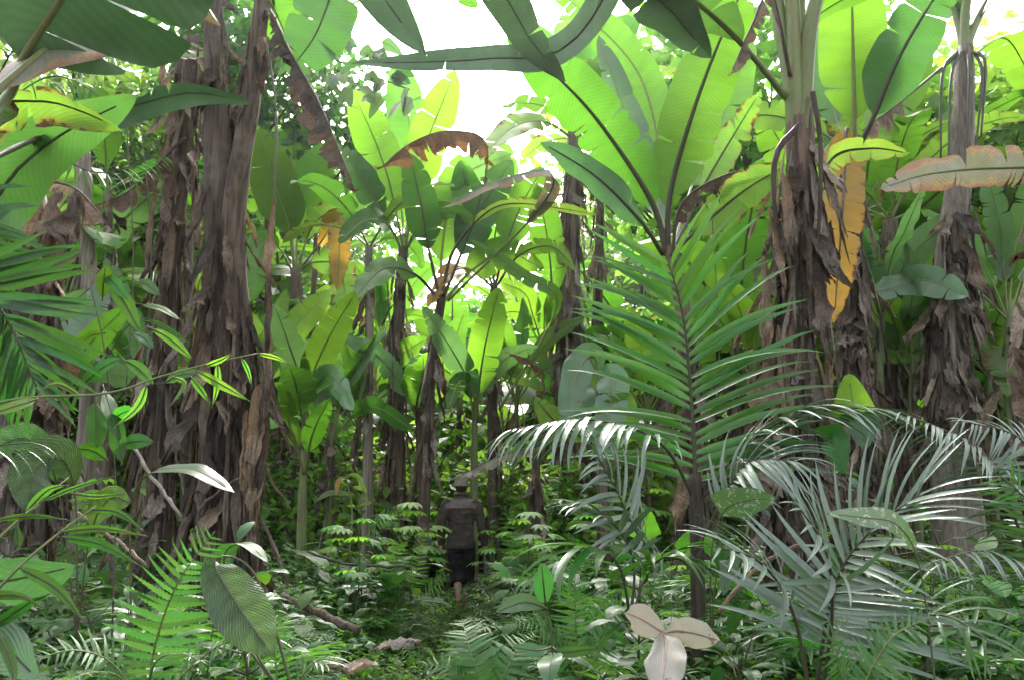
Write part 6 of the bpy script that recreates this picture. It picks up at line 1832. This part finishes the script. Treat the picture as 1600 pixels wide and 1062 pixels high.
while cnt < 300 and tries < 6000:
    tries += 1
    y = 3.2 + 14 * ru.rand() ** 1.0
    hw = y * 0.72 + 0.6
    x = ru.uniform(-hw, hw)
    dp = abs(x - path_x(y))
    if dp < 0.50 + 0.02 * y: continue
    if y < 5.0 and abs(x) < 0.9: continue
    if any((x - a) ** 2 + (y - b_) ** 2 < 0.10 for a, b_ in taken): continue
    k = ru.choice(len(U), p=weights / weights.sum())
    if dp < 1.0 and k in (2, 6, 9, 10): continue
    if y > 11 and ru.rand() < 0.35: k = (9, 10, 5, 1)[ru.randint(4)]
    sc = ru.uniform(0.7, 1.25) * (0.6 + 0.4 * min(1, (dp - 0.4) / 1.0)) * (1.15 if dp > 2 else 1.0)
    if y < 4.5: sc *= 0.8
    spots[k].append((x, y, ru.rand() * 6.28, sc))
    taken.append((x, y))
    cnt += 1
# thicker growth at the feet of the near stems and behind the man
for (px0, px1, d0, d1, nn, kinds, s0, s1) in ((-40, 470, 3.4, 7.2, 62, (0, 3, 4, 6, 7, 8, 10), 0.7, 1.15), (860, 1680, 3.8, 8.0, 66, (0, 2, 3, 4, 6, 7, 9, 10), 0.7, 1.15), (590, 860, 11.4, 14.5, 40, (1, 3, 4, 5, 9, 9, 6), 0.9, 1.5), (440, 640, 7.5, 11.5, 26, (0, 1, 3, 4, 5, 6), 0.7, 1.05), (800, 1000, 7.5, 11, 30, (0, 1, 3, 4, 9, 6), 0.8, 1.35), (770, 870, 7.0, 11.2, 24, (0, 1, 4, 6, 9, 3), 0.9, 1.35), (540, 670, 7.5, 11.2, 22, (0, 1, 4, 6, 9, 3), 0.9, 1.3)):
    for _ in range(nn):
        d = ru.uniform(d0, d1)
        x, y = px_xy(ru.uniform(px0, px1), d)
        if abs(x - path_x(y)) < 0.5 and y < 11: continue
        spots[kinds[ru.randint(len(kinds))]].append((x, y, ru.rand() * 6.28, ru.uniform(s0, s1)))
for pr, sl in zip(U, spots):
    place(pr, sl)

# ------------------------------------------------------------------ leaf litter and ground cover (uncountable)
def cover(name, label, n, mat, ylim, hfun, size, seed, tilt=0.5, aspect=0.35, xlimf=0.75, keep=None, lance=False):
    rng = np.random.RandomState(seed)
    ys = ylim[0] + (ylim[1] - ylim[0]) * rng.rand(n) ** 1.25
    xs = rng.uniform(-1, 1, n) * (ys * xlimf + 0.8)
    if keep is not None:
        m = np.array([rng.rand() < keep(x, y) for x, y in zip(xs, ys)])
        xs, ys = xs[m], ys[m]
    n = len(xs)
    g0 = np.array([gz(x, y) for x, y in zip(xs, ys)])
    dp = np.abs(xs - np.array([path_x(y) for y in ys]))
    h = hfun(dp, rng, n)
    az = rng.rand(n) * 6.28
    tl = rng.normal(0.1, tilt, n)
    d = np.stack([np.cos(az) * np.cos(tl), np.sin(az) * np.cos(tl), np.sin(tl)], 1)
    s = np.stack([-np.sin(az), np.cos(az), rng.normal(0, 0.35, n)], 1)
    s = nrm(s)
    u = np.cross(d, s)
    L = (size * rng.uniform(0.5, 1.5, n) ** 1.3)[:, None]
    W = L * aspect
    c = np.stack([xs, ys, g0 + h], 1)
    dz = np.array((0, 0, 1.0))
    V = np.stack([c, c + d * L * 0.42 + s * W - u * W * 0.25, c + d * L * 0.5, c + d * L * 0.42 - s * W - u * W * 0.25, c + d * L * 0.97 - dz * L * 0.22], 1).reshape(-1, 3)
    k = np.arange(n)[:, None] * 5
    F = np.concatenate([k + (0, 1, 2), k + (1, 4, 2), k + (0, 2, 3), k + (3, 2, 4)], 0)
    uv = np.tile(np.array([(0, 0), (0.9, 0.08), (0, 0.08), (0.9, 0.08), (0.2, 0.16)]), (n, 1))
    mb = MB()
    mb.add(V, F.tolist(), uv)
    o = link(name, mb.mesh(name, M[mat], smooth=False), None)
    return tag(o, label, kind='stuff')


veg_h = lambda dp, rng, n: rng.rand(n) ** 1.6 * (0.14 + 0.38 * sstep(0.35, 1.5, dp)) + 0.015
cover('ground_cover', 'mixed green weeds carpeting the forest floor', 36000, 'weed', (2.2, 17), veg_h, 0.075, 1)
cover('ground_cover', 'small bright weeds carpeting the path edges', 44000, 'weed_bright', (2.2, 16), veg_h, 0.062, 2, keep=lambda x, y: 1.0 if abs(x - path_x(y)) < 1.6 else 0.4)
cover('ground_cover', 'glossy dark weeds between the stems', 12000, 'weed_gloss', (2.2, 17), veg_h, 0.11, 3, keep=lambda x, y: 1.0 if abs(x - path_x(y)) > 0.6 else 0.15)
cover('path_grass', 'narrow grass blades trampled along the path', 26000, 'weed_bright', (4, 15), lambda dp, rng, n: rng.rand(n) * 0.05 + 0.01, 0.16, 4, tilt=0.4, aspect=0.045, keep=lambda x, y: 1.0 if abs(x - path_x(y)) < 0.9 else 0.25)
cover('leaf_litter', 'brown dead leaves lying on the forest floor', 9000, 'litter', (2.2, 18), lambda dp, rng, n: rng.rand(n) * 0.03 + 0.01, 0.13, 5, tilt=0.25, keep=lambda x, y: 1.0 if abs(x - path_x(y)) > 0.4 else 0.35)

# broken stalks and a fallen stem among the weeds
for pl_, r_, mk, lab in (([(205, 690, 6.0), (236, 742, 5.9), (282, 806, 5.8)], 0.013, 'dry_pale', 'broken pale stalk leaning against the foot of the shaggy stem'), ([(120, 800, 5.2), (172, 836, 5.1), (228, 882, 5.0)], 0.011, 'dry', 'pale broken stalk lying aslant in the weeds at lower left'),
                          ([(440, 930, 5.6), (500, 958, 5.5), (560, 985, 5.4)], 0.028, 'stem', 'dark rotting banana stem lying in the weeds left of the path'), ([(150, 730, 5.6), (165, 820, 5.5), (178, 930, 5.4)], 0.014, 'dry_dark', 'upright withered stalk between the reeds and the left stems'),
                          ([(330, 860, 5.5), (310, 800, 5.6), (372, 745, 5.8)], 0.010, 'dry_dark', 'thin bent stick leaning on the left stem cluster'), ([(1120, 960, 4.6), (1180, 890, 4.7), (1250, 850, 4.8)], 0.014, 'dry', 'dry stick lying aslant before the thick right stem'),
                          ([(480, 860, 8.2), (540, 880, 8.0), (640, 885, 7.8)], 0.014, 'vine', 'thin dark branch lying across the weeds left of the man')):
    v0 = P(*pl_[-1])
    v = thing('fallen_stalk', v0, lab, 'dead stalk', 'broken stalks')
    pts = spline([P(*p) for p in pl_], 16)
    pts = pts + np.array([[0.02 * mnoise.noise((i * 0.7, v0[0], c)) for c in range(3)] for i in range(16)])
    mb = MB()
    tube(mb, pts, r_ * (1 + 0.2 * np.sin(np.arange(16) * 1.7)), 8, vscale=0.3)
    link('stalk', mb.mesh('stalk', M[mk], origin=v0), v)

# a few fallen dead leaves big enough to pick out
for px, py, d, L, rz, mk, kd, lab in ((655, 1000, 5.6, 0.42, 0.6, 'dry_pale', 'sheet', 'crumpled pale brown leaf lying at the left edge of the path'), (590, 1035, 5.3, 0.35, 2.0, 'dry_pale', 'flap', 'flat brown fallen leaf left of the path at the bottom'),
                                      (548, 1030, 5.2, 0.14, 1.0, 'dry_orange', 'sheet', 'small orange fallen leaf in the weeds at the bottom')):
    p = P(px, py, d)
    o = link('fallen_leaf', DRY[mk][kd][1], None, Matrix.Translation(Vector(p)) @ Matrix.Rotation(rz, 4, 'Z') @ Matrix.Rotation(1.25, 4, 'X') @ Matrix.Diagonal((L * 2.2, L * 1.6, L, 1)))
    tag(o, lab, 'dead leaf', 'fallen leaves')

# ------------------------------------------------------------------ haze volume added to imitate the veiling glare and glow of the sky
def haze_box():
    m, n, l = new_mat('glare_haze')
    o = n.new('ShaderNodeOutputMaterial')
    v = n.new('ShaderNodeVolumePrincipled')
    v.inputs['Color'].default_value = (0.93, 0.96, 1.0, 1)
    v.inputs['Density'].default_value = HAZE
    v.inputs['Anisotropy'].default_value = 0.78
    l.new(v.outputs[0], o.inputs['Volume'])
    mb = MB()
    x0, x1, y0, y1, z0, z1 = -130, 130, -45, 170, -3, 42
    V = [(x, y, z) for z in (z0, z1) for y in (y0, y1) for x in (x0, x1)]
    mb.add(V, [(0, 2, 3, 1), (4, 5, 7, 6), (0, 1, 5, 4), (2, 6, 7, 3), (0, 4, 6, 2), (1, 3, 7, 5)])
    return tag(link('haze', mb.mesh('haze', m, smooth=False)), 'thin haze added for the veil and glow of sky glare', kind='stuff')


haze_box()

# ------------------------------------------------------------------ say which plant is which
MARKS = [(40, 6.6, 'the squat dead stem at left'), (136, 10.5, 'the grey pole at left'), (262, 7.4, 'the shaggy grey stem'), (360, 7.0, 'the left stem cluster'), (476, 10.5, 'the fresh young banana'),
         (576, 12, 'the thin smooth pole'), (721, 10.6, 'the walking man'), (893, 13, 'the thick centre stem'), (1088, 7, 'the tall spreading plant'), (1088, 5, 'the spiny palm'), (945, 4.4, 'the low palm'),
         (1240, 6, 'the thick right stem'), (1310, 3.3, 'the blue-grey palm'), (1478, 9, 'the stout right stem'), (1640, 4.3, 'the arching palm at right'), (235, 2.8, 'the large left fern'),
         (735, 5.2, 'the fern on the path'), (1040, 2.6, 'the pale dead leaves'), (600, 8.5, 'the fresh path fern'), (1332, 8.6, 'the yellow hanging leaf')]
SHORT = {'trees behind the banana stand': 'tall forest tree', 'low trees behind the banana stand': 'low round tree', 'dark trees at the sides': 'dark leaved tree', 'slender dark trees': 'slender dark tree', 'bright crowned trees': 'bright crowned tree', 'bushes behind the banana stems': 'leafy bush',
         'ferns of the undergrowth': 'leafy fern', 'bright ferns of the undergrowth': 'bright fern', 'palm seedlings of the undergrowth': 'palm seedling', 'leafy herbs of the undergrowth': 'green leafy herb',
         'pointed leaf herbs of the undergrowth': 'pointed leaved herb', 'fresh herbs of the undergrowth': 'small leaved fresh herb', 'glossy clumps of the undergrowth': 'glossy leaf clump',
         'heart leaf clumps of the undergrowth': 'heart leaved clump', 'grass tufts of the undergrowth': 'grass tuft', 'fingered shrubs of the undergrowth': 'finger leaved shrub', 'dark shrubs of the undergrowth': 'bushy dark shrub'}
ORD = ['nearest', 'second nearest', 'third nearest', 'fourth nearest', 'fifth nearest', 'sixth nearest', 'seventh nearest', 'eighth nearest', 'ninth nearest', 'tenth nearest']
buckets = {}
for o in list(C.objects):
    g = o.get('group')
    if o.parent is None and g in SHORT:
        x, y = o.location[0], max(0.5, o.location[1])
        px = 800 + x / y * FPX
        best = min(MARKS, key=lambda m: abs(px - m[0]) / 70 + abs(math.log(y / m[1])) * 2.2)
        side = 'left' if px < best[0] - 22 else 'right' if px > best[0] + 22 else ''
        dep = 'behind' if y > best[1] * 1.12 else 'in front' if y < best[1] * 0.9 else ''
        if y > best[1] * 1.8: dep = 'far behind'
        if dep and side: rel = (dep + ' and ' + side + ' of') 
        elif dep: rel = dep + (' of' if dep == 'in front' else '')
        elif side: rel = 'just ' + side + ' of'
        else: rel = 'beside'
        buckets.setdefault((SHORT[g], rel, best[2]), []).append((y, o))
for (sh, rel, mk), lst in buckets.items():
    lst.sort(key=lambda t: t[0])
    for i, (yy, o) in enumerate(lst):
        pre = '' if len(lst) == 1 else (ORD[min(i, 9)] + ' ' if i < len(lst) - 1 or len(lst) == 2 and i == 0 else 'farthest ')
        o['label'] = pre + sh + ' ' + rel + ' ' + mk
